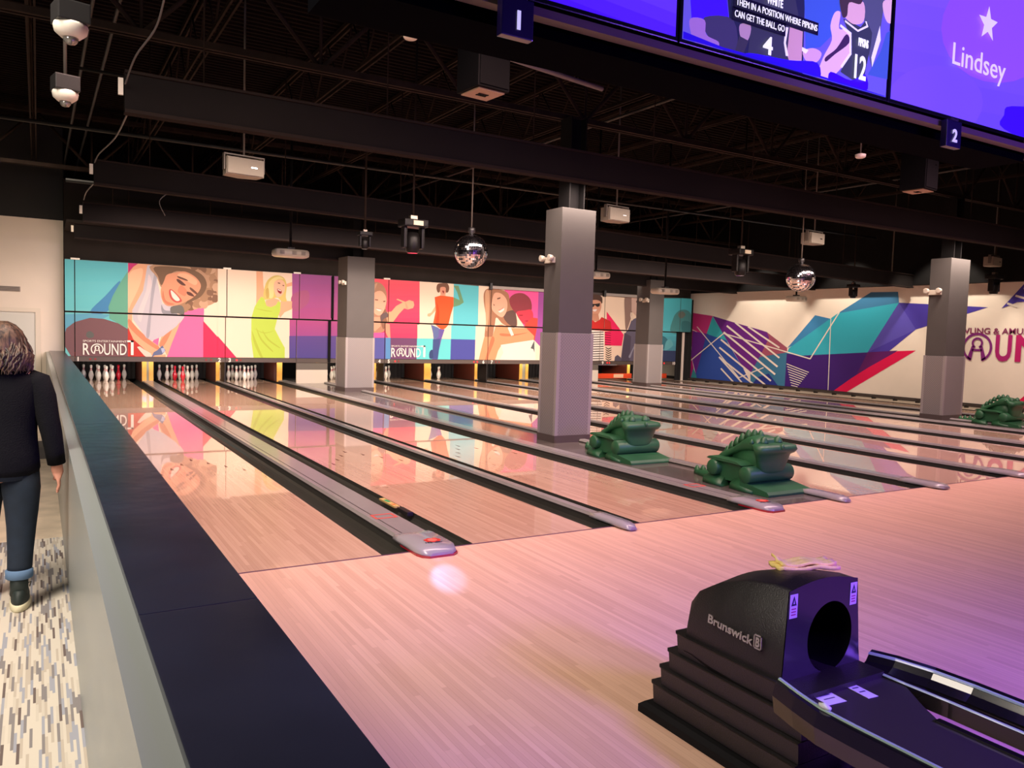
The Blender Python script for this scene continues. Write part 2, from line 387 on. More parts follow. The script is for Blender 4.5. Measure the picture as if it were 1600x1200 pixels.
for i, (pts, r, lab) in enumerate([
        ([(-1.42, -8, 4.9), (-1.42, 18, 4.9)], .022, 'thin dark conduit running down-lane left of the baffles'),
        ([(-1.15, -8, 5.0), (-1.15, 18, 5.0)], .022, 'thin dark conduit running down-lane beside the baffle ends'),
        ([(-8, 1.6, 4.75), (XW-.3, 1.6, 4.75)], .03, 'dark sprinkler pipe crossing the hall ahead of the first baffle'),
        ([(-8, 8.6, 4.3), (XW-.3, 8.6, 4.3)], .03, 'dark sprinkler pipe crossing behind the second baffle'),
        ([(-1.5, 6.2, 4.5), (XW-.3, 6.2, 4.5)], .02, 'slim dark pipe crossing between the first and second baffles'),
        ([(-1.5, 11.8, 4.0), (XW-.3, 11.8, 4.0)], .035, 'dark duct pipe crossing behind the third baffle'),
        ([(2.0, 3.0, 4.6), (3.9, 3.0, 4.45)], .03, 'short pale grey pipe beside the hanging black loudspeaker'),
        ([(5.4, -8, 4.7), (5.4, 18, 4.7)], .025, 'dark pipe running down-lane right of the near column'),
        ([(12.0, -8, 4.6), (12.0, 18, 4.6)], .025, 'dark pipe running down-lane toward the far right column')]):
    b = B(); b.tube(pts, r, pipe if i != 6 else mat('pale_pipe', (120, 112, 108), .5)); tag(b.build('ceiling_pipe'), lab, 'pipe')

# hanging baffles (each: board, top rail, white end tag, hanger rods)
BAF = [(3.45, at(195, 172, 1, 3.45), at(1600, 388, 1, 3.45), .34), (7.5, at(147, 286, 1, 7.5), at(1427, 449, 1, 7.5), .30),
       (10.5, at(130, 345, 1, 10.5), at(1278, 453, 1, 10.5), .30), (13.5, at(116, 371, 1, 13.5), at(1160, 459, 1, 13.5), .28)]
for i, (yb, A, Z, hh) in enumerate(BAF):
    dirv = (Z-A); slope = dirv.z/dirv.x; xe = XW-.25; ze = A.z+slope*(xe-A.x)
    t = empty('ceiling_baffle', (A.x, yb, A.z), 'dark hanging baffle board crossing the lanes, %s from the front' % ORD[i], 'baffle', 'hanging baffles')
    t2 = lambda x, z: (x-A.x, 0, z-A.z)
    b = B(); b.prism([t2(A.x, A.z), t2(xe, ze), t2(xe, ze+hh), t2(A.x, A.z+hh)], (0, .10, 0), baffle_m); b.build('board', t)
    b = B(); b.prism([(0, -.02, hh), (xe-A.x, -.02, ze-A.z+hh), (xe-A.x, -.02, ze-A.z+hh+.025), (0, -.02, hh+.025)], (0, .14, 0), mat('baffle_rail', (42, 35, 33), .9, spec=.05)); b.build('top_rail', t)
    b = B(); b.prism([(0, -.02, -.02), (xe-A.x, -.02, ze-A.z-.02), (xe-A.x, -.02, ze-A.z+.012), (0, -.02, .012)], (0, .14, 0), MATS['baffle_rail']); b.build('bottom_rail', t)
    b = B(); b.box((-.055, .0, hh*.40), (-.012, .03, hh*.85), white_m); b.build('end_tag', t)
    x = A.x+.7
    while x < xe:
        zz = A.z+slope*(x-A.x)+hh
        b = B(); b.tube([(x-A.x, .05, zz-A.z), (x-A.x, .05, ZD-A.z-.05)], .008, steel, 5); b.build('hanger_rod', t); x += 1.9
# bulkhead between the last baffle and the printed panels
b = B(); b.box((-1.44, YM+.06, 2.83), (XW-.25, YM+.30, 4.6), mat('bulkhead_board', (46, 41, 38), .9, spec=.05, var=.1, scale=2)); b.box((-1.44, 13.62, 3.45), (XW-.25, YM+.06, 3.5), MATS['bulkhead_board'])
struct(b.build('trim_5'))

# ------------------------------------------------------------------ lanes
arrow_m = mat('lane_arrow', (92, 52, 40), .4, coat=.5)
for i, (x0, x1) in enumerate(LANES):
    b = B(); b.box((x0, 0, -.05), (x1, 17.75, 0), LANE)
    cx = (x0+x1)/2
    for k in range(-3, 4):
        ax = cx+k*.132; ay = 4.3-abs(k)*.26
        b.sheet([(ax-.016, ay-.06, .0006), (ax+.016, ay-.06, .0006), (ax, ay+.08, .0006)], arrow_m)
    for k in (-4, -3, -2, 2, 3, 4):
        b.lathe([(.008, .0003), (.008, .0006)], arrow_m, 8, (cx+k*.11, 2.1, 0))
    b.box((x0, 16.0, 0), (x1, 16.03, .0006), mat('lane_joint', (120, 92, 74), .4))
    tag(b.build('bowling_lane'), 'polished maple bowling lane with arrow markers, %s lane from the left' % ORD[i], 'lane', 'bowling lanes')
b = B(); b.box((-1.054, -.012, 0), (XW-.1, .006, .0012), mat('foul_line_strip', (92, 56, 78), .4)); tag(b.build('foul_line'), 'thin dark foul line crossing in front of all the lanes', 'line')

def gutter(x0, x1, label):
    b = B(); n = 10; cx = (x0+x1)/2; r = (x1-x0)/2; dp = min(.085, r)
    prof = [(cx-r*math.cos(PI*k/n), -dp*math.sin(PI*k/n)**.8) for k in range(n+1)]
    for (xa, za), (xb, zb) in zip(prof, prof[1:]):
        b.face([(xa, 0, za), (xb, 0, zb), (xb, 17.7, zb), (xa, 17.7, za)], gutter_m, True)
    b.prism([(x, 0.0, z) for x, z in prof], (0, .004, 0), gutter_m)
    return tag(b.build('gutter'), label, 'gutter', 'lane gutters')
def cap(x0, x1, label, wide=False, end=-.2, zt=.045):
    t = empty('lane_divider', ((x0+x1)/2, 0, 0), label, 'divider', 'lane dividers'); h = (x1-x0)/2; c = min(.012, h*.3)
    b = B(); sec = lambda y, k=1: [(-h, y, -.06), (-h, y, zt*.45*k), (-h+c, y, zt*k), (h-c, y, zt*k), (h, y, zt*.45*k), (h, y, -.06)]
    b.loft([sec(.22), sec(16.28)], cap_m, False)
    for f in b.bm.faces:
        if abs(f.normal.x) > .2 or f.calc_center_median().z < zt*.6: f.material_index = b.mi(capside_m)
    b.build('cap', t)
    if wide:
        g = B(); g.box((-h+.055, .32, zt), (-h+.062, 15, zt+.001), blackplastic); g.build('cap_seam', t)
    e = B(); hw = h+.02 if wide else h+.012; secs = []
    for y, k, zz in ((.30, 1, 1), (.22, 1.0, 1.12), (0, 1.0, 1.15), (end+.10, .98, 1.12), (end+.04, .85, .95), (end, .55, .6)):
        hx = hw*k; cc = min(c, hx*.45)
        secs.append([(-hx, y, .012), (-hx, y, zt*.55*zz), (-hx+cc, y, zt*zz+.004), (hx-cc, y, zt*zz+.004), (hx, y, zt*.55*zz), (hx, y, .012)])
    e.loft(secs, capend_m, True); ee = e.build('end_cap', t); ee['label'] = 'rounded pale end cap'
    if wide:
        r = B(); r.loft([[(-hw*k, y, -.0), (-hw*k, y, .014), (hw*k, y, .014), (hw*k, y, -.0)] for y, k in ((.16, 1.0), (end+.09, 1.0), (end+.03, .88), (end-.004, .6))], red_m, False); rr = r.build('end_base', t); rr['label'] = 'red base'
        z = zt*1.15+.006
        p = B()
        for a in range(7):
            an = a*2*PI/7; p.lathe([(.02, 0), (.02, .001)], paint((214, 60, 52)), 10, (.03+.042*math.cos(an), .02+.034*math.sin(an), z))
        p.lathe([(.034, .0), (.034, .0014)], paint((235, 120, 104)), 14, (.03, .02, z))
        for k in range(3): p.box((-.045+k*.018, -.035-.006*k, z), (-.034+k*.018, -.02, z+.001), paint((50, 44, 52)))
        p.box((.022, -.048, z), (.075, -.036, z+.001), paint((50, 44, 70)))
        q = p.build('printed_badge', t); q['label'] = 'red burst badge with dark lettering'
        m_ = B(); zz = zt+.001
        for s_ in ((-.085, .78, .095, .80), (-.085, .90, .095, .92), (-.085, .80, -.068, .90), (.078, .80, .095, .90)): m_.box((s_[0], s_[1], zz), (s_[2], s_[3], zz+.001), paint((224, 96, 84)))
        m_.build('printed_mark', t)
    return t
G = [(0, 1, True, .215), (1, 2, False, .19), (3, 4, False, .215), (4, 5, False, .22), (5, 6, False, .185), (6, 7, False, .26), (8, 9, False, .2)]
for a, c_, wide, gw in G:
    xa, xb = LANES[a][1], LANES[c_][0]
    g1 = gutter(xa, xa+gw, 'dark gutter channel along the right edge of the %s lane from the left' % ORD[a])
    g2 = gutter(xb-gw, xb, 'dark gutter channel along the left edge of the %s lane from the left' % ORD[c_])
    cap(xa+gw, xb-gw, 'long grey divider with rounded end between the %s and %s lanes from the left' % (ORD[a], ORD[c_]), wide)
    if a == 0:
        b = B(); b.box((xb-.06, 1.30, -.012), (xb-.012, 1.66, .004), paint((206, 176, 110)), .002); b.box((xb-.052, 1.48, .004), (xb-.02, 1.58, .005), paint((60, 160, 100)))
        b.box((xb-.052, 1.36, .004), (xb-.02, 1.40, .005), paint((225, 120, 70))); q = b.build('level_label', g2); q['label'] = 'small gold and green label'
        b = B(); b.box((xb-.065, 1.02, -.02), (xb-.012, 1.24, .012), blackplastic, .006); b.build('latch', g2)
def island(a, c_, nm):
    xa, xb = LANES[a][1], LANES[c_][0]; gw = .24
    gutter(xa, xa+gw, 'dark gutter channel along the right edge of the %s lane from the left' % ORD[a])
    gutter(xb-.2, xb, 'dark gutter channel along the left edge of the %s lane from the left' % ORD[c_])
    cap(xa+gw, xa+gw+.2, 'wide grey divider with badge on the left side of the %s column island' % nm, True)
    cap(xb-.31, xb-.2, 'narrow grey divider on the right side of the %s column island' % nm)
    b = B(); b.box((xa+gw+.2, .0, -.06), (xb-.31, 17.7, .004), isl_m)
    tag(b.build('island_deck'), 'dark grey deck strip between lanes under the %s columns' % nm, 'deck')
island(2, 3, 'left'); island(7, 8, 'right')
gutter(-1.27, -1.054, 'dark gutter channel along the left edge of the first lane from the left')
gutter(16.657, 16.86, 'dark gutter channel along the right edge of the tenth lane from the left')
b = B(); b.box((16.86, 0, -.1), (XW-.03, 17.7, .01), mat('pale_side_deck', (190, 172, 152), .3, coat=.3)); tag(b.build('side_deck'), 'pale floor strip between the last gutter and the mural wall', 'deck')
# bumper rail stored along the mural wall
t = empty('bumper_rail', (17.25, 0, .01), 'long dark bumper rail with small knobs along the foot of the mural wall', 'rail')
b = B(); b.box((-.02, -2.5, .045), (.02, 15.4, .085), mat('rail_metal', (66, 60, 56), .35, metal=.4), .004); b.box((.09, -2.5, .075), (.12, 15.4, .11), MATS['rail_metal'], .004); b.build('rail_bar', t)
y = -2.2
while y < 15.3:
    b = B(); b.box((-.03, y, 0), (.13, y+.03, .05), blackplastic); b.lathe([(.025, 0), (.025, .03), (0, .035)], blackplastic, 8, (-.045, y+.015, .04)); b.build('rail_foot', t); y += .62

# ------------------------------------------------------------------ pins and machines
pin_prof = [(.0257, 0), (.0365, .03), (.0515, .08), (.0605, .114), (.0585, .145), (.048, .185), (.033, .225), (.0245, .26), (.0233, .285), (.0268, .31), (.0322, .343), (.031, .36), (.0215, .376), (0, .381)]
pinw = mat('pin_white', (240, 232, 220), .22, coat=.6); pinr = mat('pin_stripe_red', (196, 28, 40), .3, coat=.5); pinred = mat('pin_all_red', (206, 20, 44), .25, coat=.6)
def make_pin(body, stripe):
    prof = []
    for (r0, h0), (r1, h1) in zip(pin_prof, pin_prof[1:]):
        for k in range(3): t_ = k/3; prof.append((r0+(r1-r0)*t_, h0+(h1-h0)*t_))
    prof.append((0.0001, .381)); b = B()
    def mf(j):
        h = prof[j][1]; return stripe if (.228 < h < .246 or .262 < h < .283) else body
    b.lathe(prof, body, 16, mfun=mf); return b.build('bowling_pin')
pa = make_pin(pinw, pinr); pb = make_pin(pinred, pinred)
ROWS = {1: (0, 0, 'head pin at the front'), 2: (1, 0, 'left pin of the second row'), 3: (1, 1, 'right pin of the second row'), 4: (2, 0, 'left pin of the third row'), 5: (2, 1, 'middle pin of the third row'), 6: (2, 2, 'right pin of the third row'),
        7: (3, 0, 'left corner pin of the back row'), 8: (3, 1, 'second pin of the back row'), 9: (3, 2, 'third pin of the back row'), 10: (3, 3, 'right corner pin of the back row')}
PINS = {0: range(1, 11), 1: range(1, 11), 2: range(1, 11), 3: (1, 2, 4, 5, 8, 9, 3), 4: (7, 4, 8, 2, 9), 5: (7, 4, 2, 5), 6: (7, 4, 2), 7: (7, 4), 8: (9,)}
REDP = {(0, 6), (1, 2), (1, 1)}
first = {False: True, True: True}
for ln, ps in PINS.items():
    cx = sum(LANES[ln])/2
    for n in ps:
        r_, k_, nm = ROWS[n]; red = (ln, n) in REDP; src = pb if red else pa
        o = src if first[red] else src.copy()
        if not first[red]: C.objects.link(o)
        first[red] = False
        o.location = (cx+(k_-r_/2)*.3048, HEAD+r_*.264, 0); o.rotation_euler = (0, 0, random.random()*6)
        tag(o, '%s pin, %s, %s lane from the left' % ('solid red' if red else 'white red-striped', nm, ORD[ln]), 'bowling pin', 'bowling pins')
gold = mat('kickback_gold', (206, 150, 62), .4, coat=.3, var=.1); brown = mat('kickback_brown', (96, 40, 26), .45, coat=.3); gmid = mat('kickback_grey', (132, 124, 106), .5)
def kick(x0, x1, label):
    t = empty('kickback_post', ((x0+x1)/2, 16.3, 0), label, 'post', 'kickback posts'); h = (x1-x0)/2
    if h > .12:
        b = B(); b.box((-h+.1, .02, 0), (h-.1, 1.7, .66), gmid); b.build('centre_panel', t)
        for s in (-1, 1):
            b = B(); b.box((s*h, .0, 0), (s*(h-.1), .03, .66), gold); b.build('front_edge', t)
            b = B(); b.box((s*h, .03, 0), (s*(h-.03), 1.7, .66), brown); b.build('side_board', t)
    else:
        b = B(); b.box((-h, 0, 0), (h, .03, .66), gold); b.build('front_edge', t)
        b = B(); b.box((-h, .03, 0), (h, 1.7, .66), brown); b.build('side_board', t)
for a, c_, wide, gw in G:
    xa, xb = LANES[a][1]+gw-.02, LANES[c_][0]-gw+.02
    kick(xa+.02, xb-.02, 'gold-fronted post between the pin decks of the %s and %s lanes' % (ORD[a], ORD[c_]))
kick(LANES[2][1]+.2, LANES[2][1]+.34, 'gold-fronted post at the right side of the third lane pin deck'); kick(LANES[7][1]+.2, LANES[7][1]+.34, 'gold-fronted post at the right side of the eighth lane pin deck')
kick(LANES[3][0]-.3, LANES[3][0]-.2, 'gold-fronted post at the left side of the fourth lane pin deck'); kick(LANES[8][0]-.3, LANES[8][0]-.2, 'gold-fronted post at the left side of the ninth lane pin deck')
sweep_o = paint((245, 84, 44)); sweep_c = paint((252, 214, 176))
for i, (x0, x1) in enumerate(LANES):
    b = B(); n = 24
    for k in range(n):
        xa = x0-.2+(x1-x0+.4)*k/n; xb = x0-.2+(x1-x0+.4)*(k+1)/n; yy = 17.72+.025*(k % 2); y2 = 17.72+.025*((k+1) % 2)
        b.face([(xa, yy, 0), (xb, y2, 0), (xb, y2, .8), (xa, yy, .8)], mat('pit_curtain_cloth', (30, 24, 24), .8))
    tag(b.build('pit_curtain'), 'black pleated pit curtain behind the pins of the %s lane' % ORD[i], 'curtain', 'pit curtains')
    # sweep bar: raised behind the panel edge, lowered on lanes nine and ten
    zz = .06 if i >= 8 else .60; yy = 16.05 if i >= 8 else 15.9
    t = empty('pin_sweep', ((x0+x1)/2, yy, zz), ('lowered' if i >= 8 else 'raised') + ' orange and cream sweep bar on the %s lane' % ORD[i], 'sweep bar', 'sweep bars'); h = (x1-x0)/2
    hh = .16 if i >= 8 else .14
    b = B(); b.box((-h-.19, 0, 0), (h+.19, .03, hh), sweep_o, .004); b.build('bar', t)
    b = B(); b.box((-.05, -.004, .02), (.36, 0, hh-.02), sweep_c); b.build('printed_panel', t)
    for s in (-1, 1):
        b = B(); b.tube([(s*(h+.175), .02, .05), (s*(h+.185), .5, .05)], .018, blackplastic, 6); b.build('arm', t)
# pin table seen over the sweep of lane nine
t = empty('pin_setting_table', (14.56, 16.6, .46), 'dark pin setting table half lowered over the ninth lane', 'machine')
b = B(); b.box((-.73, 0, 0), (.73, .6, .05), chrome, .01); b.build('frame', t)
for k in range(4): b = B(); b.lathe([(.075, 0), (.075, .09), (.05, .1)], blackplastic, 12, (-.36+.24*k, .2, .05)); b.build('pin_cup', t)

# ------------------------------------------------------------------ printed panels above the pins
def crop(x0, y0, s): return lambda q: (x0+q[0]/s, y0+q[1]/s)
CA, CB, CC, CD, CE = crop(90, 395, 5.926), crop(340, 410, 7.5), crop(560, 430, 8.28), crop(640, 430, 7.27), crop(900, 440, 7.5)
SKIN = (240, 178, 138); SK2 = (214, 140, 104); CREAMC = (253, 226, 200)
ART = []
def A_(cr, col, pts, sm=False): ART.append((col, [cr(p) for p in (smooth_poly(pts) if sm else pts)]))
def gradient(cr, x0, x1, y0, y1, c0, c1, n=8):
    for k in range(n):
        t0, t1 = k/n, (k+1)/n; c = tuple(int(round(a+(b_-a)*(k+.5)/n)) for a, b_ in zip(c0, c1))
        A_(cr, c, [(x0, y0+(y1-y0)*t0), (x1, y0+(y1-y0)*t0), (x1, y0+(y1-y0)*t1), (x0, y0+(y1-y0)*t1)])
# first and second panels: bowler leaning over a ball
A_(CA, CREAMC, [(-60, 20), (2700, 200), (2700, 1010), (-60, 1010)])
gradient(CA, -60, 650, 20, 1010, (96, 196, 210), (120, 206, 206))
A_(CA, (205, 45, 120), [(652, 80), (760, 90), (652, 195)])
A_(CA, (255, 112, 166), [(1150, 480), (1355, 470), (1350, 1000), (1000, 1000), (1105, 690), (1170, 600)])
A_(CA, (255, 112, 166), [(870, 830), (945, 750), (930, 860)])
A_(CA, (255, 48, 92), [(1348, 630), (1680, 1000), (1348, 1000)])
A_(CA, (70, 140, 190), [(580, 260), (440, 400), (300, 545), (420, 565), (520, 470)], True)
A_(CA, (104, 176, 150), [(650, 170), (570, 290), (510, 400), (470, 500), (480, 610), (650, 700)])
A_(CA, (98, 172, 200), [(60, 570), (300, 562), (490, 575), (420, 610), (160, 640), (60, 740)])
A_(CA, (196, 58, 48), [(650, 690), (720, 790), (800, 870), (870, 1000), (650, 1000)])
A_(CA, (122, 88, 92), [(60, 770), (80, 700), (160, 640), (300, 602), (430, 612), (560, 652), (650, 705), (650, 1000), (150, 1000), (70, 870)])
A_(CA, (96, 100, 96), [(270, 740), (300, 725), (335, 750), (330, 780), (290, 790), (265, 770)], True)
A_(CA, SKIN, [(652, 190), (700, 130), (760, 90), (870, 110), (830, 250), (790, 360), (690, 540), (690, 640), (790, 760), (930, 860), (960, 930), (870, 950), (810, 900), (700, 800), (652, 690)])
A_(CA, (250, 200, 160), [(660, 210), (740, 150), (790, 160), (760, 300), (680, 470), (656, 500)], True)
A_(CA, SK2, [(660, 610), (740, 700), (880, 830), (940, 870), (930, 900), (800, 820), (690, 720), (655, 670)], True)
A_(CA, SKIN, [(1150, 600), (1060, 690), (960, 780), (930, 860), (980, 880), (1015, 960), (1060, 830), (1110, 710)])
A_(CA, SK2, [(1060, 700), (970, 790), (945, 860), (975, 870), (1020, 800)], True)
A_(CA, (204, 198, 206), [(830, 115), (960, 115), (920, 250), (970, 470), (1060, 500), (1060, 555), (1175, 590), (1100, 680), (980, 770), (870, 815), (820, 785), (700, 620), (690, 530), (790, 350)])
A_(CA, (172, 170, 180), [(905, 150), (930, 160), (900, 330), (870, 540), (850, 770), (820, 760), (850, 520), (870, 330)], True)
A_(CA, (226, 210, 212), [(840, 200), (820, 350), (740, 560), (770, 640), (800, 520), (870, 300)], True)
A_(CA, (150, 150, 158), [(960, 480), (990, 530), (1060, 540), (1110, 570), (1050, 575), (970, 560)], True)
A_(CA, (190, 150, 118), [(880, 110), (1450, 140), (1545, 160), (1555, 230), (1500, 330), (1495, 420), (1420, 480), (1310, 505), (1200, 510), (1100, 480), (1060, 180), (1000, 260), (960, 320), (920, 230)], True)
rr_ = random.Random(3)
for k in range(46):
    a_ = rr_.random(); cx_ = 1180+360*math.cos(a_*4.2-1.6)*(.6+.4*rr_.random()); cy_ = 300+200*math.sin(a_*4.2-1.6); r_ = 26+rr_.random()*26
    if cx_ < 1150 and cy_ > 170: continue
    A_(CA, ((170, 132, 100), (132, 98, 74), (204, 166, 134))[k % 3], [(cx_+r_*math.cos(q*PI/3+k)*(.7+.5*rr_.random()), cy_+r_*math.sin(q*PI/3+k)*(.7+.5*rr_.random())) for q in range(6)], True)
A_(CA, (120, 92, 68), [(900, 130), (1180, 140), (1330, 200), (1380, 300), (1330, 400), (1240, 450), (1180, 470), (1290, 330), (1230, 210), (1100, 170), (1010, 230), (960, 300), (930, 220)], True)
A_(CA, (112, 110, 104), [(1050, 500), (1150, 490), (1170, 570), (1100, 560), (1050, 560)], True)
A_(CA, (228, 158, 122), [(1010, 205), (1080, 185), (1180, 175), (1280, 230), (1325, 310), (1275, 395), (1190, 450), (1100, 485), (1010, 490), (965, 430), (955, 340), (985, 260)], True)
A_(CA, (244, 184, 146), [(1130, 190), (1210, 200), (1290, 260), (1270, 300), (1190, 260), (1110, 220)], True)
A_(CA, (206, 126, 96), [(975, 350), (1000, 440), (1080, 475), (1020, 480), (970, 430)], True)
A_(CA, (196, 84, 76), [(1035, 340), (1070, 350), (1150, 440), (1100, 462), (1050, 430), (1030, 380)], True)
A_(CA, (252, 228, 214), [(1045, 350), (1070, 362), (1130, 432), (1098, 446), (1060, 410)], True)
A_(CA, (214, 136, 104), [(1140, 300), (1195, 350), (1180, 400), (1140, 385), (1110, 355)], True)
A_(CA, (96, 60, 50), [(1100, 245), (1130, 250), (1185, 300), (1150, 300), (1110, 270)], True)
A_(CA, (96, 60, 50), [(1195, 360), (1235, 370), (1265, 405), (1230, 400), (1200, 385)], True)
A_(CA, (110, 74, 58), [(1110, 215), (1190, 245), (1200, 262), (1120, 235)], True); A_(CA, (110, 74, 58), [(1230, 320), (1290, 370), (1280, 385), (1225, 340)], True)
A_(CA, (104, 116, 150), [(925, 900), (970, 858), (1000, 905), (960, 950), (870, 965), (890, 920)])
A_(CA, (180, 190, 220), [(955, 885), (985, 880), (995, 910), (970, 930)])
A_(CA, (246, 214, 196), [(735, 872), (760, 866), (800, 895), (870, 935), (850, 985), (800, 950), (760, 905)])
A_(CA, SKIN, [(860, 975), (900, 950), (1000, 940), (1000, 1000), (850, 1000)])
# third panel: dancer in lime dress
A_(CB, CREAMC, [(0, 60), (872, 120), (872, 1150), (0, 1150)])
A_(CB, (255, 48, 92), [(0, 862), (250, 1150), (0, 1150)])
gradient(CB, 870, 1900, 120, 672, (158, 84, 150), (176, 82, 138)); gradient(CB, 842, 1900, 672, 862, (182, 82, 140), (162, 80, 146)); gradient(CB, 838, 1900, 862, 1160, (98, 76, 146), (82, 74, 146))
A_(CB, (170, 90, 130), [(872, 380), (1050, 330), (1060, 470), (950, 560), (872, 550)], True)
A_(CB, SKIN, [(450, 100), (525, 100), (532, 270), (560, 400), (500, 470), (448, 540), (452, 300)])
A_(CB, SKIN, [(740, 450), (868, 455), (866, 548), (780, 585), (728, 650), (690, 560)]); A_(CB, SKIN, [(795, 255), (868, 230), (868, 275), (808, 288)])
A_(CB, (220, 196, 112), [(528, 420), (560, 250), (620, 175), (700, 152), (775, 185), (805, 270), (795, 400), (805, 455), (745, 455), (700, 415), (640, 425), (565, 438)], True)
A_(CB, (240, 220, 150), [(590, 260), (640, 190), (720, 165), (770, 200), (700, 200), (660, 260), (650, 400), (600, 410)], True)
A_(CB, (200, 172, 92), [(560, 330), (590, 300), (600, 400), (570, 420)], True)
A_(CB, SKIN, [(560, 445), (660, 420), (720, 440), (730, 480), (690, 560), (600, 560), (560, 500)])
A_(CB, (246, 190, 158), [(680, 215), (745, 205), (785, 250), (782, 330), (740, 395), (690, 405), (660, 340), (655, 260)], True)
A_(CB, (150, 44, 44), [(695, 308), (745, 330), (738, 368), (706, 350)], True); A_(CB, (252, 236, 226), [(700, 312), (742, 330), (738, 340), (702, 324)])
A_(CB, (110, 80, 60), [(700, 235), (730, 240), (728, 252), (702, 246)]); A_(CB, (110, 80, 60), [(758, 262), (778, 270), (774, 280), (756, 274)])
A_(CB, (190, 218, 84), [(510, 400), (545, 430), (570, 510), (620, 525), (680, 500), (705, 455), (735, 470), (728, 570), (700, 650), (668, 780), (740, 920), (785, 1000), (785, 1150), (425, 1150), (392, 900), (395, 640), (430, 520), (478, 440)])
for q in ([(400, 800), (460, 950), (540, 1140), (520, 1145), (430, 960)], [(450, 760), (520, 900), (640, 1030), (630, 1040), (500, 905)], [(520, 790), (600, 900), (720, 990), (715, 1000), (585, 910)], [(440, 540), (560, 560), (640, 575), (560, 572)], [(420, 770), (540, 822), (660, 800), (540, 832)]): A_(CB, (178, 196, 70), q, True)
# fourth to sixth lanes: girl with raised hand, jumping man
gradient(CC, -150, 800, 40, 630, (255, 96, 112), (255, 60, 104)); gradient(CC, -150, 756, 625, 815, (255, 76, 108), (250, 60, 104), 3)
A_(CC, (92, 96, 172), [(-150, 805), (352, 808), (352, 1100), (-150, 1100)]); A_(CC, (92, 152, 206), [(350, 808), (412, 808), (412, 1100), (350, 1100)]); A_(CC, (112, 72, 112), [(412, 808), (757, 815), (750, 1110), (412, 1110)])
A_(CC, (188, 140, 112), [(70, 600), (85, 300), (110, 180), (160, 110), (230, 88), (300, 120), (350, 200), (362, 330), (345, 450), (372, 605), (330, 720), (250, 745), (150, 735), (75, 690)], True)
A_(CC, (214, 168, 138), [(120, 330), (130, 210), (190, 130), (240, 105), (200, 200), (160, 330), (150, 560), (110, 580)], True)
A_(CC, (150, 104, 82), [(300, 500), (350, 440), (368, 600), (320, 700), (290, 600)], True)
A_(CC, (236, 172, 142), [(150, 540), (270, 540), (285, 660), (210, 725), (140, 660)])
A_(CC, (246, 186, 156), [(195, 235), (250, 205), (305, 215), (350, 285), (348, 380), (305, 490), (250, 522), (190, 480), (158, 400), (165, 300)], True)
A_(CC, (120, 84, 70), [(205, 310), (250, 315), (245, 328), (208, 324)]); A_(CC, (120, 84, 70), [(312, 335), (345, 330), (342, 345), (314, 347)])
A_(CC, (252, 232, 222), [(220, 428), (290, 445), (275, 465), (240, 455)], True); A_(CC, (214, 120, 104), [(215, 424), (295, 440), (292, 446), (218, 431)])
A_(CC, SKIN, [(340, 480), (420, 470), (480, 400), (565, 352), (482, 315), (500, 305), (600, 345), (650, 322), (705, 340), (716, 385), (700, 425), (640, 442), (585, 430), (520, 500), (440, 608), (370, 608)])
A_(CC, (228, 160, 128), [(600, 350), (610, 430), (640, 440), (620, 380)], True)
A_(CC, (248, 96, 170), [(70, 720), (180, 745), (340, 742), (352, 806), (70, 806)]); A_(CC, (240, 160, 130), [(345, 625), (402, 632), (412, 808), (380, 806), (350, 740)])
A_(CC, (110, 92, 92), [(280, 520), (345, 480), (370, 490), (375, 540), (330, 560), (290, 600)], True)
A_(CD, CREAMC, [(107, 70), (497, 100), (497, 724), (107, 716)]); A_(CD, CREAMC, [(85, 560), (467, 570), (467, 724), (85, 716)])
A_(CD, (98, 204, 216), [(495, 100), (778, 125), (770, 578), (485, 572)]); A_(CD, (104, 210, 218), [(470, 570), (748, 576), (744, 732), (465, 726)])
A_(CD, (104, 216, 218), [(82, 716), (466, 726), (460, 990), (74, 990)]); A_(CD, (76, 82, 166), [(466, 726), (744, 732), (737, 990), (458, 990)])
A_(CD, CREAMC, [(778, 120), (3000, 300), (3000, 1000), (735, 990), (748, 576), (770, 576)])
A_(CD, (243, 92, 164), [(1060, 150), (1457, 170), (1442, 600), (1415, 742), (1330, 640), (1180, 400)]); A_(CD, (162, 80, 160), [(1457, 170), (1640, 200), (1640, 980), (1415, 742), (1442, 600)])
A_(CD, (108, 92, 168), [(270, 600), (395, 615), (360, 720), (330, 850), (312, 970), (250, 970), (262, 850), (300, 700)])
A_(CD, (96, 112, 164), [(238, 560), (330, 600), (325, 700), (270, 740), (262, 660)]); A_(CD, (66, 84, 140), [(262, 730), (345, 720), (318, 950), (255, 950)]); A_(CD, (52, 72, 120), [(230, 860), (258, 850), (262, 940), (225, 945), (218, 900)], True)
A_(CD, SKIN, [(290, 345), (292, 400), (222, 472), (195, 466), (198, 440), (238, 425)]); A_(CD, (112, 158, 116), [(490, 250), (562, 285), (532, 190), (492, 118), (548, 120), (608, 310), (560, 342), (490, 362)])
A_(CD, SKIN, [(345, 195), (400, 195), (402, 245), (340, 245)]); A_(CD, (226, 158, 130), [(332, 130), (405, 130), (408, 190), (378, 232), (345, 205)], True)
A_(CD, (122, 84, 64), [(298, 150), (310, 105), (350, 92), (420, 95), (442, 140), (432, 190), (405, 195), (400, 140), (345, 138), (335, 190), (312, 195)], True)
A_(CD, (150, 50, 46), [(362, 178), (385, 180), (378, 208)], True)
A_(CD, (248, 92, 40), [(278, 250), (340, 232), (400, 236), (492, 250), (490, 350), (460, 450), (432, 570), (400, 605), (372, 618), (340, 605), (262, 540), (290, 400)]); A_(CD, (226, 70, 26), [(300, 300), (330, 420), (320, 560), (290, 540), (305, 420)], True)
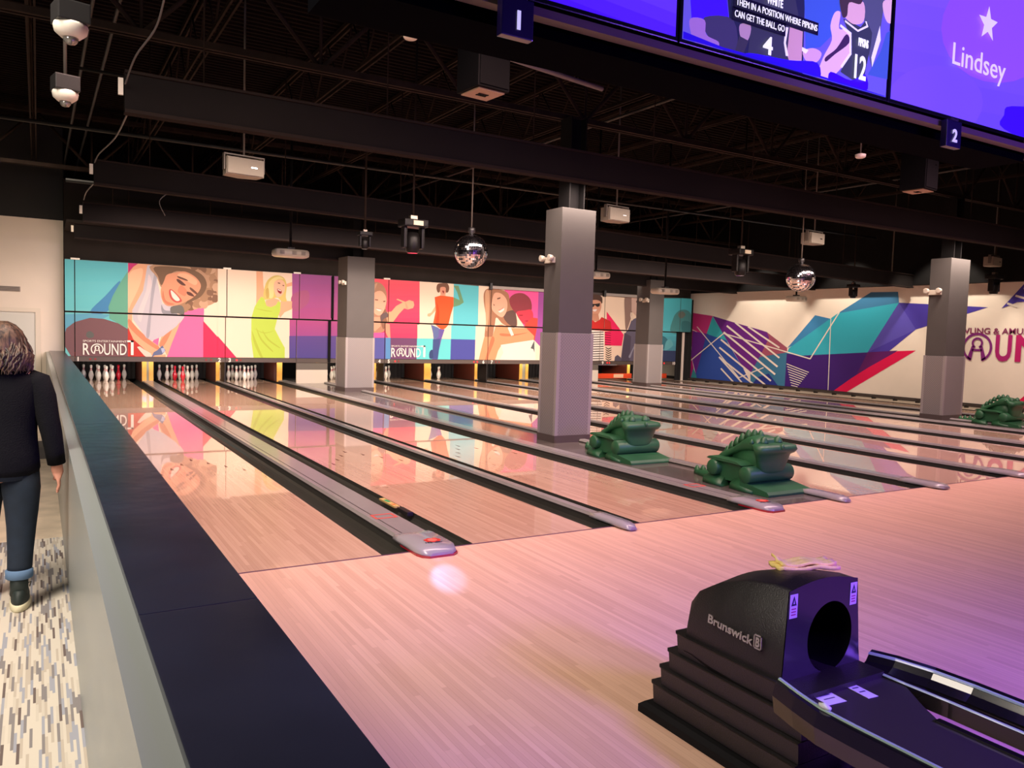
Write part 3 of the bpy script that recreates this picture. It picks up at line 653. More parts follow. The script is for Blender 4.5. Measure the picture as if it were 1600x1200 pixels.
# seventh and eighth lanes: couple
A_(CD, (172, 122, 92), [(838, 200), (880, 155), (1000, 160), (1105, 200), (1135, 300), (1195, 420), (1205, 590), (1060, 560), (980, 480), (960, 560), (930, 710), (850, 720), (862, 500), (835, 300)], True)
A_(CD, (214, 166, 128), [(850, 210), (890, 175), (900, 300), (890, 500), (870, 640), (858, 480)], True)
A_(CD, (104, 78, 70), [(1090, 420), (1180, 400), (1205, 480), (1200, 580), (1120, 560), (1060, 480)], True)
A_(CD, (148, 60, 70), [(1130, 260), (1195, 210), (1290, 210), (1365, 280), (1375, 400), (1290, 440), (1200, 430), (1135, 340)], True)
A_(CD, (226, 64, 84), [(1205, 425), (1300, 400), (1375, 395), (1395, 480), (1340, 560), (1270, 540)], True); A_(CD, (150, 36, 54), [(1235, 450), (1280, 448), (1275, 462), (1238, 462)]); A_(CD, (160, 36, 54), [(1290, 520), (1340, 510), (1330, 530)])
A_(CD, (218, 74, 62), [(1300, 560), (1385, 480), (1448, 490), (1442, 600), (1415, 742), (1300, 700)])
A_(CD, (240, 182, 152), [(935, 260), (965, 200), (1040, 215), (1098, 290), (1095, 400), (1050, 475), (990, 455), (925, 380)], True)
A_(CD, (110, 78, 66), [(985, 262), (1025, 250), (1022, 266), (988, 276)]); A_(CD, (110, 78, 66), [(940, 325), (962, 340), (950, 348)]); A_(CD, (252, 234, 224), [(1000, 400), (1060, 370), (1062, 400), (1020, 425)], True); A_(CD, (206, 110, 96), [(1000, 398), (1062, 366), (1060, 374), (1006, 406)])
A_(CD, (238, 158, 114), [(845, 700), (935, 700), (975, 570), (1040, 560), (1130, 600), (1320, 600), (1410, 690), (1405, 735), (1200, 765), (1040, 790), (1000, 860), (960, 990), (775, 990), (800, 880)])
A_(CD, (212, 124, 88), [(930, 700), (960, 740), (900, 900), (880, 985), (850, 985), (880, 860)], True); A_(CD, (212, 124, 88), [(1030, 660), (1180, 670), (1340, 650), (1180, 690), (1040, 690)], True)
A_(CD, (250, 232, 218), [(1030, 792), (1200, 765), (1405, 735), (1425, 800), (1425, 990), (1000, 990), (1060, 880)]); A_(CD, (250, 236, 222), [(1110, 600), (1140, 580), (1180, 680), (1150, 690)])
A_(CD, (90, 92, 96), [(1370, 830), (1412, 740), (1414, 880), (1400, 840)], False)
# ninth and tenth lanes: man in red and stripes, dark-haired woman, teal figure
A_(CE, (86, 60, 50), [(140, 240), (140, 180), (185, 150), (250, 155), (292, 180), (300, 225), (282, 262), (150, 262)], True)
A_(CE, (222, 162, 134), [(150, 235), (220, 215), (282, 240), (283, 320), (245, 395), (215, 412), (175, 385), (150, 310)], True); A_(CE, (206, 146, 118), [(180, 375), (250, 375), (268, 465), (178, 465)])
A_(CE, (46, 38, 38), [(145, 255), (205, 262), (212, 262), (272, 252), (268, 288), (240, 298), (218, 280), (208, 276), (195, 298), (165, 300), (150, 285)]); A_(CE, (250, 236, 228), [(185, 330), (235, 325), (220, 348), (200, 348)], True)
A_(CE, (206, 48, 44), [(60, 450), (130, 420), (175, 445), (215, 475), (265, 450), (290, 415), (345, 440), (400, 470), (408, 585), (60, 560)])
A_(CE, (248, 238, 226), [(60, 562), (320, 578), (320, 950), (60, 950)])
for k in range(13): A_(CE, (44, 34, 36), [(60, 584+k*28), (200, 590+k*28), (318, 586+k*28), (318, 596+k*28), (200, 600+k*28), (60, 594+k*28)])
A_(CE, (246, 40, 100), [(350, 352), (500, 552), (552, 622), (530, 752), (332, 748), (332, 585), (408, 585), (395, 470), (350, 440)])
for k in range(6): A_(CE, (128, 26, 52), [(330, 590+k*28), (400, 600+k*28), (405, 608+k*28), (332, 600+k*28)])
for k in range(6): A_(CE, (44, 34, 36), [(340, 765+k*26), (372, 785+k*26), (410, 770+k*26), (408, 780+k*26), (372, 796+k*26), (340, 775+k*26)])
A_(CE, (152, 122, 112), [(562, 180), (640, 180), (650, 340), (620, 470), (575, 570), (562, 400)], True)
A_(CE, (216, 182, 168), [(640, 175), (790, 190), (790, 500), (745, 470), (690, 400), (640, 345)]); A_(CE, (96, 70, 70), [(690, 235), (712, 210), (700, 250)])
A_(CE, (102, 96, 116), [(600, 560), (640, 450), (695, 425), (750, 480), (800, 520), (800, 950), (515, 950), (540, 750), (560, 620)]); A_(CE, (84, 76, 94), [(560, 600), (640, 640), (620, 950), (520, 950), (545, 750)])
for q in ([(650, 380), (660, 440), (640, 455), (625, 400), (632, 360), (645, 370), (637, 400), (648, 440)],): A_(CE, (240, 220, 200), q, True)
A_(CE, (96, 92, 108), [(450, 880), (480, 858), (520, 890), (520, 950), (440, 950)])
A_(CE, (150, 150, 170), [(610, 880), (640, 820), (700, 700), (710, 710), (660, 810), (630, 890)], True)
gradient(CE, 870, 1480, 195, 600, (86, 206, 220), (96, 204, 218)); gradient(CE, 870, 1180, 585, 810, (92, 200, 214), (86, 160, 180), 4); A_(CE, (60, 72, 108), [(870, 805), (1180, 810), (1180, 990), (870, 990)])
A_(CE, (84, 156, 158), [(1105, 600), (1128, 430), (1180, 352), (1245, 328), (1312, 350), (1352, 430), (1368, 600)], True); A_(CE, (120, 130, 120), [(1190, 370), (1240, 350), (1270, 390), (1230, 430), (1190, 410)], True); A_(CE, (66, 132, 136), [(1230, 470), (1330, 480), (1350, 600), (1240, 600)], True)
A_(CE, (64, 130, 146), [(960, 650), (1020, 640), (1070, 690), (1050, 760), (1000, 800), (960, 790)], True); A_(CE, (110, 190, 200), [(1050, 700), (1100, 680), (1130, 740), (1080, 790), (1030, 800)], True)
def xz(u, v): p = at(u, v, 1, YM); return p.x, p.z
XS = {k: xz(k, 490)[0] for k in (117, 354, 467, 518, 606, 766, 943.5, 1061.5, 1091)}
LX = {k: xz(k, 530)[0] for k in (117, 352, 463, 514, 601, 762, 937, 1056)}
ZSEAM_ = 1.66; ZTOP = 2.83; ZBOT = .655; ZSTRIP = .545
X0 = -1.44; XI2 = 13.02
def panel(name, x0, x1, z0, z1, label, yo=0.0):
    b = B(); pm = mat('panel_backing', (70, 60, 56), .6)
    b.box((x0+.008, YM+yo, z0), (x1-.008, YM+.05+yo, z1), pm)
    for k, (col, pts) in enumerate(ART):
        w_ = [at(u, v, 1, YM) for u, v in pts]
        mx0 = min(p.x for p in w_); mx1 = max(p.x for p in w_)
        if mx1 < x0 or mx0 > x1: continue
        q = clip(w_, x0+.01, x1-.01, 0)
        if q: q = clip(q, z0+.008, z1-.008, 2)
        if len(q) >= 3: b.sheet([Vector((p.x, YM+yo-.0004-.00012*k, p.z)) for p in q], paint(col))
    return tag(b.build(name), label, 'panel', 'printed panels above the pins')
up = [(X0, XS[117], 'narrow upper teal printed panel at the far left edge'), (XS[117], XS[354], 'upper printed panel with smiling curly-haired bowler'),
      (XS[354], XS[467], 'upper printed panel with blonde dancer beside mauve block'), (XS[467], XS[518], 'upper plain mauve printed panel left of the far column'), (XS[518]+.04, XS[606], 'upper printed panel with long-haired girl beside the far column'),
      (XS[606], XS[766], 'upper printed panel with raised hand and jumping man'), (XS[766], 11.75, 'upper printed panel with embracing couple'), (11.75, XS[943.5], 'upper printed panel with man wearing sunglasses'),
      (XS[943.5], XS[1061.5], 'upper printed panel with pink arrow and dark-haired woman'), (XS[1061.5], min(XS[1091], XW-.28), 'upper teal printed panel at the right end with hair silhouette')]
lo = [(X0, LX[117], 'narrow lower teal printed panel at the far left edge'), (LX[117], LX[352], 'lower printed panel with bowling ball and pink triangle'),
      (LX[352], LX[463], 'lower printed panel with lime green dress'), (LX[463], LX[514], 'lower mauve and violet printed panel left of the far column'), (LX[514]+.03, LX[601], 'lower printed panel with blue block beside the far column'),
      (LX[601], LX[762], 'lower printed panel with blue jeans and red block'), (LX[762], 11.6, 'lower printed panel with white shirt and folded arms'), (11.6, LX[937], 'lower printed panel with black striped jersey left of its seam'),
      (LX[937], LX[1056], 'lower printed panel with striped sleeve and pink arrow')]
strip_m = mat('sign_strip_grey', (80, 70, 64), .5)
LOW = []
for x0, x1, lb in up: panel('printed_panel', x0, x1, ZSEAM_+.012, ZTOP, lb, -.02)
for x0, x1, lb in lo:
    o = panel('printed_panel', x0, x1, ZBOT, ZSEAM_-.012, lb); LOW.append((x0, x1, o))
    b = B(); b.box((x0+.005, YM-.02, ZSTRIP), (x1-.005, YM+.05, ZBOT-.002), strip_m); s_ = b.build('number_strip', o); LOW[-1] += (s_,)
def host(x, idx=3):
    for q in LOW:
        if q[0] <= x <= q[1]: return q[idx]
    return LOW[-1][idx]
RX, UZ = (1, 0, 0), (0, 0, 1); inkw = paint((252, 246, 236)); inkr = mat('signal_red', (255, 40, 44), .4, emit=.8); inkrd = mat('signal_red_off', (132, 34, 32), .4)
for s_, u in (('1', 122), ('2', 343), ('3', 359), ('4', 593), ('5', 607.5), ('6', 755.5), ('7', 768.5), ('9', 942), ('10', 1053)):
    p = at(u, 563.5, 1, YM-.03); text('lane_number', s_, (p.x, YM-.024, .553), RX, UZ, .092, inkw, host(p.x), bold=.03, depth=.003, width=None, center=True)
for u, on1, on2 in ((141, 0, 0), (149, 0, 0), (322, 0, 0), (330, 0, 0), (370, 1, 1), (376, 0, 0), (578.5, 1, 1), (584, 0, 0), (617.5, 1, 1), (623, 0, 0), (741, 1, 1), (746, 1, 1), (775, 0, 0), (780, 0, 0), (949, 1, 1), (952.5, 1, 1), (1038, 1, 1)):
    p = at(u, 563.5, 1, YM-.03); b = B(); b.lathe([(.024, YM-.03), (.024, YM-.02)], inkr if on1 else inkrd, 12, (p.x, 0, .6), 'y'); b.build('signal_dot', host(p.x))
# lettering of the panels
def logo(u0, u1, v0, v1, par, full=True, part='ROUND1'):
    a, c = at(u0, v1, 1, YM), at(u1, v0, 1, YM); W_ = c.x-a.x; H_ = c.z-a.z; y = YM-.028
    iw = inkw
    if full:
        text('logo_letter', 'R', (a.x, y, a.z), RX, UZ, H_*.76, iw, par, bold=.01, width=W_*.13)
        b = B(); cx, cz, R0 = a.x+W_*.275, a.z+H_*.37, min(H_*.43, W_*.125)
        for k in range(30):
            t0 = -PI/2+.55+k*(2*PI-1.1)/30; t1 = t0+(2*PI-1.1)/30
            b.face([(cx+R0*math.cos(t0), y, cz+R0*math.sin(t0)), (cx+R0*math.cos(t1), y, cz+R0*math.sin(t1)), (cx+R0*.82*math.cos(t1), y, cz+R0*.82*math.sin(t1)), (cx+R0*.82*math.cos(t0), y, cz+R0*.82*math.sin(t0))], iw)
            r1, r2 = R0*.40, R0*.2; zc = cz+R0*.28
            b.face([(cx+r1*math.cos(t0), y, zc+r1*math.sin(t0)), (cx+r1*math.cos(t1), y, zc+r1*math.sin(t1)), (cx+r2*math.cos(t1), y, zc+r2*math.sin(t1)), (cx+r2*math.cos(t0), y, zc+r2*math.sin(t0))], iw)
        for s in (-1, 1):
            b.face([(cx+s*R0*.38, y, cz), (cx+s*R0*.20, y, cz), (cx+s*R0*.36, y, cz-R0*.85), (cx+s*R0*.58, y, cz-R0*.75)], iw)
        b.face([(cx-R0*.3, y, cz-R0*.12), (cx+R0*.3, y, cz-R0*.12), (cx+R0*.33, y, cz-R0*.27), (cx-R0*.33, y, cz-R0*.27)], iw)
        b.build('logo_ring', par)
        text('logo_letter', 'UND', (a.x+W_*.41, y, a.z), RX, UZ, H_*.76, iw, par, bold=.005, width=W_*.45)
        text('logo_letter', 'SPORTS ENTERTAINMENT', (a.x, y, a.z+H_*.85), RX, UZ, H_*.13, iw, par, bold=.0, width=W_*.86)
    else:
        text('logo_letter', 'ROUND', (a.x, y, a.z), RX, UZ, H_*.76, iw, par, bold=.03, width=W_*.88)
        b = B(); b.box((a.x, y, c.z-H_*.16), (c.x-W_*.06, y+.002, c.z-H_*.07), iw); b.build('logo_bar', par)
    b = B(); b.box((c.x-W_*.055, y, a.z), (c.x, y+.002, c.z), iw); b.box((c.x-W_*.13, y, c.z-H_*.12), (c.x, y+.002, c.z), iw); b.build('logo_letter', par)
logo(129.5, 208.5, 532, 554, host(0, 2)); logo(610.5, 664, 540, 557.5, host(7.6, 2)); logo(1008, 1049, 548, 560, host(15.5, 2), False)
# slim hardware on the panels
for u, lb in ((117.5, 'first'), (355, 'second'), (464.5, 'third'), (605, 'fifth')):
    p = at(u, 415, 1, YM-.03); b = B(); b.box((p.x-.09, YM-.05, ZTOP-.01), (p.x+.09, YM+.02, ZTOP+.03), white_m, .004); tag(b.build('panel_bracket'), 'small white bracket on top of the printed panels at the %s seam from the left' % lb, 'bracket', 'panel brackets')
for u, v0, v1, lb in ((519, 432, 497, 'black track slot between the mauve upper panels, left of the far column'), (514, 500, 566, 'black gap strip between the lower panels, left of the far column')):
    p0, p1 = at(u, v1, 1, YM-.03), at(u, v0, 1, YM-.03); b = B(); b.box((p0.x-.035, YM-.045, p0.z), (p0.x+.035, YM-.022, min(p1.z, ZTOP)), black); tag(b.build('track_strip'), lb, 'strip')
for u0, u1, v, lb in ((766, 862, 450, 'left'), (943.5, 1003, 462, 'right')):
    p0, p1 = at(u0, v, 1, YM-.05), at(u1, v, 1, YM-.05); b = B(); b.box((p0.x, YM-.12, ZTOP-.09), (p1.x, YM-.04, ZTOP-.0), mat('screen_case', (150, 138, 130), .4), .01); b.box((p0.x-.04, YM-.13, ZTOP-.12), (p0.x+.04, YM-.03, ZTOP+.08), blackplastic, .01)
    tag(b.build('projection_screen_case'), 'pale roller screen case along the panel tops, %s of the two' % lb, 'screen case')
for x0, x1, lb in ((LX[463]+.01, LX[514]-.03, 'left'), (12.98, LX[937]-.02, 'right')):
    t = empty('end_panel', ((x0+x1)/2, YM, 0), 'low two-tone panel closing the %s column island under the printed panels' % lb, 'panel'); h = (x1-x0)/2
    b = B(); b.box((-h, 0, .36), (h, .04, .54), mat('end_panel_dark', (98, 92, 84), .6)); b.build('upper_board', t)
    b = B(); b.box((-h, -.01, 0.005), (h, .04, .36), mat('end_panel_light', (206, 196, 180), .3, coat=.3)); b.build('lower_board', t)
for x, lb in ((LX[352], 'second and third'), (LX[601], 'fourth and fifth'), (LX[762], 'sixth and seventh')):
    b = B(); b.box((x-.012, YM, 0), (x+.012, YM+.5, ZSTRIP), blackplastic); tag(b.build('divider_fin'), 'thin black fin below the panels between the %s lanes' % lb, 'fin', 'divider fins')
# curtain and cream board at the right end
b = B(); n = 30
for k in range(n):
    xa, xb = 16.85+(XW-.05-16.85)*k/n, 16.85+(XW-.05-16.85)*(k+1)/n; ya, yb = YM+.12+.03*math.sin(k*1.7), YM+.12+.03*math.sin((k+1)*1.7)
    b.face([(xa, ya, 0), (xb, yb, 0), (xb, yb, 2.8), (xa, ya, 2.8)], mat('black_curtain', (20, 19, 20), .85), True)
tag(b.build('black_curtain'), 'black cloth curtain hanging at the right end of the printed panels', 'curtain')
b = B(); b.box((17.06, YM+.02, 0), (17.15, YM+.05, 1.66), cream_wall); tag(b.build('cream_batten'), 'narrow cream vertical batten in front of the black curtain', 'batten')

# ------------------------------------------------------------------ mural on the right wall
CF = crop(1000, 460, 3.478); WART = []
def W_(col, pts, cr=CF): WART.append((col, [cr(p) for p in pts]))
I_ = lambda q: q
W_((206, 58, 130), [(285, 100), (395, 117), (362, 215), (318, 207), (285, 190)])
W_((182, 38, 128), [(262, 190), (300, 200), (275, 310), (305, 470), (255, 460)])
W_((62, 150, 160), [(275, 455), (290, 400), (320, 470), (275, 470)])
W_((60, 180, 192), [(395, 119), (480, 260), (440, 245), (362, 215)])
W_((112, 48, 150), [(288, 200), (372, 215), (345, 300), (305, 440), (278, 330)])
W_((52, 84, 172), [(362, 215), (470, 250), (560, 400), (600, 480), (560, 500), (310, 470), (305, 430), (335, 320)])
W_((112, 40, 142), [(395, 117), (520, 155), (660, 195), (690, 205), (702, 235), (650, 340), (600, 430), (560, 400), (470, 245)])
W_((168, 88, 112), [(690, 205), (800, 290), (800, 320), (650, 340), (702, 235)])
W_((62, 122, 160), [(650, 340), (800, 315), (795, 515), (740, 505), (600, 480), (600, 430)]); W_((40, 52, 140), [(640, 450), (700, 430), (760, 510), (600, 500)])
W_((66, 30, 122), [(798, 318), (1237, 315), (1400, 305), (1105, 545), (1030, 540), (785, 520)])
W_((100, 30, 110), [(1180, 430), (1237, 315), (1400, 305), (1250, 430), (1140, 500)])
W_((64, 138, 194), [(800, 292), (952, 113), (1035, 132), (870, 262)])
W_((56, 182, 206), [(810, 292), (1075, 103), (1408, 45), (1237, 315), (870, 333), (798, 320)])
W_((66, 132, 178), [(1075, 103), (1256, -12), (1403, -14), (1408, 45)])
W_((76, 62, 172), [(1408, 45), (1892, 70), (1700, 130), (1500, 190), (1355, 308), (1237, 315)]); W_((92, 82, 186), [(1408, 45), (1500, 190), (1237, 315)])
W_((236, 20, 86), [(1237, 400), (1400, 308), (1500, 305), (1110, 538), (1036, 535), (1150, 455)])
cw = (246, 236, 224)
for a_, c_, wd in (((310, 175), (540, 455), 5), ((272, 362), (455, 212), 5), ((455, 212), (925, 350), 6), ((925, 350), (1085, 95), 6), ((1038, 130), (1022, 530), 4), ((540, 452), (672, 398), 5),
                   ((455, 205), (735, 435), 10), ((472, 170), (748, 393), 10), ((518, 153), (758, 345), 9), ((588, 175), (758, 290), 9), ((440, 245), (712, 470), 9), ((432, 288), (685, 495), 9), ((430, 340), (620, 490), 9), ((430, 340), (560, 485), 8), ((440, 402), (510, 478), 8)): W_(cw, seg(a_, c_, wd))
for k in range(9):
    f = k/9; W_(cw, seg((797+f*28, 377+k*14.5), (918-k*7.6, 424+k*9.8), 4))
W_((76, 62, 172), [(1565, 482), (1604, 440), (1640, 400), (1640, 470), (1590, 472)], I_)
for k in range(3): W_(cw, seg((1574+k*13, 474-k*12), (1592+k*16, 480-k*12), 3.4), I_)
W_((236, 20, 86), [(1584, 632), (1604, 616), (1640, 600), (1640, 660)], I_)
b = B()
for k, (col, pts) in enumerate(WART):
    w_ = clip([at(u, v, 0, XW) for u, v in pts], .1, 3.02, 2)
    if len(w_) >= 3: b.sheet([Vector((XW-.001-.0002*k, p.y, p.z)) for p in w_], paint(col))
b.build('painted_mural', wr)
NY = (0, -1, 0); pur = paint((132, 40, 130)); mag = paint((176, 34, 116))
p0, p1 = at(1503.5, 521, 0, XW), at(1600, 529, 0, XW)
hgt = at(1520, 513, 0, XW).z-at(1520, 522, 0, XW).z
k_ = (p0.y-p1.y)/10.3
text('mural_lettering', 'BOWLING & AMUSEMENT', (XW-.012, p0.y+2.45*k_, p0.z-.0), NY, UZ, hgt, paint((140, 50, 100)), wr, bold=.01, width=18.4*k_)
c0 = at(1527, 543, 0, XW); R0 = (at(1504, 543, 0, XW).y-at(1551, 543, 0, XW).y)/2; hh = R0*1.0
b = B(); x = XW-.013
for k in range(40):
    t0 = -PI/2+.42+k*(2*PI-.84)/40; t1 = t0+(2*PI-.84)/40
    q = lambda t, r, dz=0: (x, c0.y-r*math.cos(t), c0.z+dz+r*math.sin(t))
    b.face([q(t0, R0), q(t1, R0), q(t1, R0*.84), q(t0, R0*.84)], pur); b.face([q(t0, R0*.38, R0*.3), q(t1, R0*.38, R0*.3), q(t1, R0*.24, R0*.3), q(t0, R0*.24, R0*.3)], pur)
for s in (-1, 1): b.face([(x, c0.y+s*R0*.36, c0.z+R0*.1), (x, c0.y+s*R0*.2, c0.z+R0*.1), (x, c0.y+s*R0*.34, c0.z-R0*.9), (x, c0.y+s*R0*.62, c0.z-R0*.72)], pur)
b.face([(x, c0.y+R0*.3, c0.z-R0*.1), (x, c0.y-R0*.3, c0.z-R0*.1), (x, c0.y-R0*.36, c0.z-R0*.24), (x, c0.y+R0*.36, c0.z-R0*.24)], pur)
b.build('mural_ring', wr)
zb_ = c0.z-R0*.78; H2 = R0*1.62
text('mural_lettering', 'R', (x, c0.y+R0*2.3, zb_), NY, UZ, H2, pur, wr, bold=.03, width=R0*1.15)
text('mural_lettering', 'U', (x, at(1555.5, 545, 0, XW).y, zb_), NY, UZ, H2, mag, wr, bold=.03, width=(at(1555.5, 545, 0, XW).y-at(1581, 545, 0, XW).y))
text('mural_lettering', 'ND1', (x, at(1587, 545, 0, XW).y, zb_), NY, UZ, H2, paint((196, 30, 110)), wr, bold=.03)

# ------------------------------------------------------------------ columns
def perf_mat():
    m = mat('column_light_grey', (120, 116, 114), .55); nt = m.node_tree; b = nt.nodes['Principled BSDF']
    tc = nt.nodes.new('ShaderNodeTexCoord'); ck = nt.nodes.new('ShaderNodeTexChecker'); ck.inputs['Scale'].default_value = 44
    mp = nt.nodes.new('ShaderNodeMapping'); mp.inputs['Rotation'].default_value = (0, 0, 0); nt.links.new(tc.outputs['Object'], mp.inputs[0]); nt.links.new(mp.outputs[0], ck.inputs['Vector'])
    bp = nt.nodes.new('ShaderNodeBump'); bp.inputs['Strength'].default_value = .35; bp.inputs['Distance'].default_value = .004; nt.links.new(ck.outputs['Fac'], bp.inputs['Height']); nt.links.new(bp.outputs['Normal'], b.inputs['Normal'])
    mx = nt.nodes.new('ShaderNodeMixRGB'); mx.inputs[1].default_value = tuple(lin(x) for x in (122, 117, 115))+(1,); mx.inputs[2].default_value = tuple(lin(x) for x in (106, 102, 102))+(1,)
    nt.links.new(ck.outputs['Fac'], mx.inputs['Fac']); nt.links.new(mx.outputs[0], b.inputs['Base Color']); return m
pm_ = perf_mat(); trim_m = mat('corner_trim', (134, 129, 128), .4)
def column(x0, y0, wx, wy, ztop, zmid, label, lit):
    t = empty('building_column', (x0+wx/2, y0+wy/2, 0), label, 'column'); hx, hy = wx/2, wy/2
    b = B(); b.box((-hx, -hy, zmid), (hx, hy, ztop), grey_hi, .006); b.build('upper_wrap', t)
    b = B(); b.box((-hx-.015, -hy-.015, .1), (hx+.015, hy+.015, zmid), pm_, .006); lw = b.build('lower_wrap', t)
    for sx in (-1, 1):
        for sy in (-1, 1): b = B(); b.box((sx*(hx+.02), sy*(hy+.02), .1), (sx*(hx-.03), sy*(hy-.03), zmid+.004), trim_m, .003); b.build('corner_guard', t)
    b = B(); b.box((-hx-.022, -hy-.022, 0.004), (hx+.022, hy+.022, .105), greybase); b.build('base', t)
    b = B(); b.box((-.13, -.13, ztop-.01), (-.11, .13, 4.44), black); b.box((.11, -.13, ztop-.01), (.13, .13, 4.44), black); b.box((-.11, -.01, ztop-.01), (.11, .01, 4.44), black); b.build('steel_post', t)
    return t
col_spec = [('A', 4.13, 12.75, .66, .66, 3.12, 1.26, 'grey column with pale lower half beside the fourth lane, far left of the hall'),
            ('B', 4.11, 4.07, .56, .40, 3.20, 1.51, 'large grey column with pale patterned lower half, nearest in the left island'),
            ('C', 13.60, 13.3, .55, .60, 3.17, 1.25, 'grey column with pale lower half in the right island, farthest from the approach'),
            ('D', 13.47, 4.22, .66, .42, 3.22, 1.28, 'grey column with pale lower half in front of the mural wall')]
for k, x, y, wx, wy, zt_, zm, lb in col_spec: column(x, y, wx, wy, zt_, zm, lb, k in 'BD')
# emergency lights on the left faces of the columns
def elight(x, y, z, lb, sc=1):
    t = empty('emergency_light', (x, y, z), lb, 'emergency light', 'emergency lights'); t.scale = (sc,)*3
    b = B(); b.box((-.06, -.13, -.05), (0, .13, .05), mat('fixture_white', (178, 170, 156), .4), .012); b.build('housing', t)
    for s in (-1, 1):
        b = B(); b.lathe([(.03, 0), (.05, -.03), (.055, -.09), (.045, -.095), (.0001, -.085)], mat('fixture_white', (178, 170, 156), .4), 16, (-.05, s*.13, .03), 'x'); b.build('lamp_head', t)
for x, y, u, v, lb in ((4.13, 12.9, 535, 443, 'white twin-head emergency light on the far left column'), (4.11, 4.3, 860, 407, 'white twin-head emergency light on the large near column'), (13.6, 13.45, 1006, 470, 'white twin-head emergency light on the farthest right column'), (13.47, 4.5, 1468, 457, 'white twin-head emergency light on the column before the mural')):
    elight(x-.002, y, at(u, v, 0, x).z, lb, .8 if x < 5 else 1.0)

# ------------------------------------------------------------------ things hanging from the roof
def hang(p): return Vector(p)
fix_w = mat('fixture_white', (178, 170, 156), .4)
spk_m = mat('speaker_grey', (140, 130, 116), .5, bump=.2, bscale=300); spk_d = mat('speaker_bracket', (92, 84, 76), .5)
def rod(t, z0, z1, r=.012, m=None, x=0, y=0): b = B(); b.tube([(x, y, z0), (x, y, z1)], r, m or steel, 8); b.build('hanger_rod', t)
for k, (u, v, lb) in enumerate(((381, 262, 'leftmost'), (963, 336, 'second from the left'), (1272, 373, 'third from the left'), (1553, 409, 'rightmost'))):
    p = at(u, v, 1, 5.0); t = empty('box_loudspeaker', p, 'pale grey loudspeaker box hung between the front baffles, %s of four' % lb, 'loudspeaker', 'hanging grey loudspeakers', rz=.12)
    b = B(); b.prism([(-.22, -.06, -.10), (.22, -.06, -.10), (.20, .14, -.10), (.0, .2, -.10), (-.20, .14, -.10)], (0, 0, .2), spk_m); b.build('cabinet', t)
    b = B(); b.box((-.215, -.085, -.095), (.215, -.055, .095), mat('speaker_grille', (122, 114, 102), .6, bump=.4, bscale=400), .012); b.build('grille', t)
    b = B(); b.box((.06, -.09, -.01), (.13, -.085, .004), chrome); q = b.build('name_badge', t)
    b = B(); b.box((-.24, -.03, -.05), (-.228, .03, .13), spk_d); b.box((.228, -.03, -.05), (.24, .03, .13), spk_d); b.box((-.24, -.03, .125), (.24, .03, .14), spk_d); b.build('bracket', t)
    rod(t, .14, ZD-p.z, .012, spk_d)
proj_w = mat('projector_white', (190, 182, 166), .35)
for k, (u, v, yy, lb) in enumerate(((454, 396, 8.7, 'leftmost, above the third lane'), (931, 430, 8.7, 'just right of the large near column'), (1039, 455, 8.7, 'between the large column and the mural'), (1244, 467, 8.7, 'below the right mirror ball'))):
    p = at(u, v, 1, yy); t = empty('ceiling_projector', p, 'white ceiling projector on a black pole, %s' % lb, 'projector', 'ceiling projectors'); hw = (.30, .30, .33, .24)[k]
    b = B(); n = 20; sec = lambda z, s: [(hw*s*math.copysign(abs(math.cos(a))**.5, math.cos(a)), .19*s*math.copysign(abs(math.sin(a))**.5, math.sin(a)), z) for a in [2*PI*q/n for q in range(n)]]
    b.loft([sec(-.065, .88), sec(-.05, .97), sec(-.01, 1), sec(.04, .98), sec(.06, .9)], proj_w, True); b.build('body', t)
    for sx in (-.62, .05, .55):
        b = B()
        for q in range(4): b.box((hw*sx-.035, -.197, -.03+q*.016), (hw*sx+.035, -.18, -.022+q*.016), mat('vent_grey', (140, 132, 122), .6))
        b.build('vent', t)
    b = B(); b.lathe([(.05, .0), (.05, .05), (.04, .055), (.0001, .04)], blackgl, 16, (0.1, .18, 0), 'y'); b.build('lens', t)
    b = B(); b.box((-.06, -.06, .06), (.06, .06, .10), blackplastic, .01); b.build('mount', t)
    rod(t, .09, (4.94 if k == 0 else ZD)-p.z, .022, black)
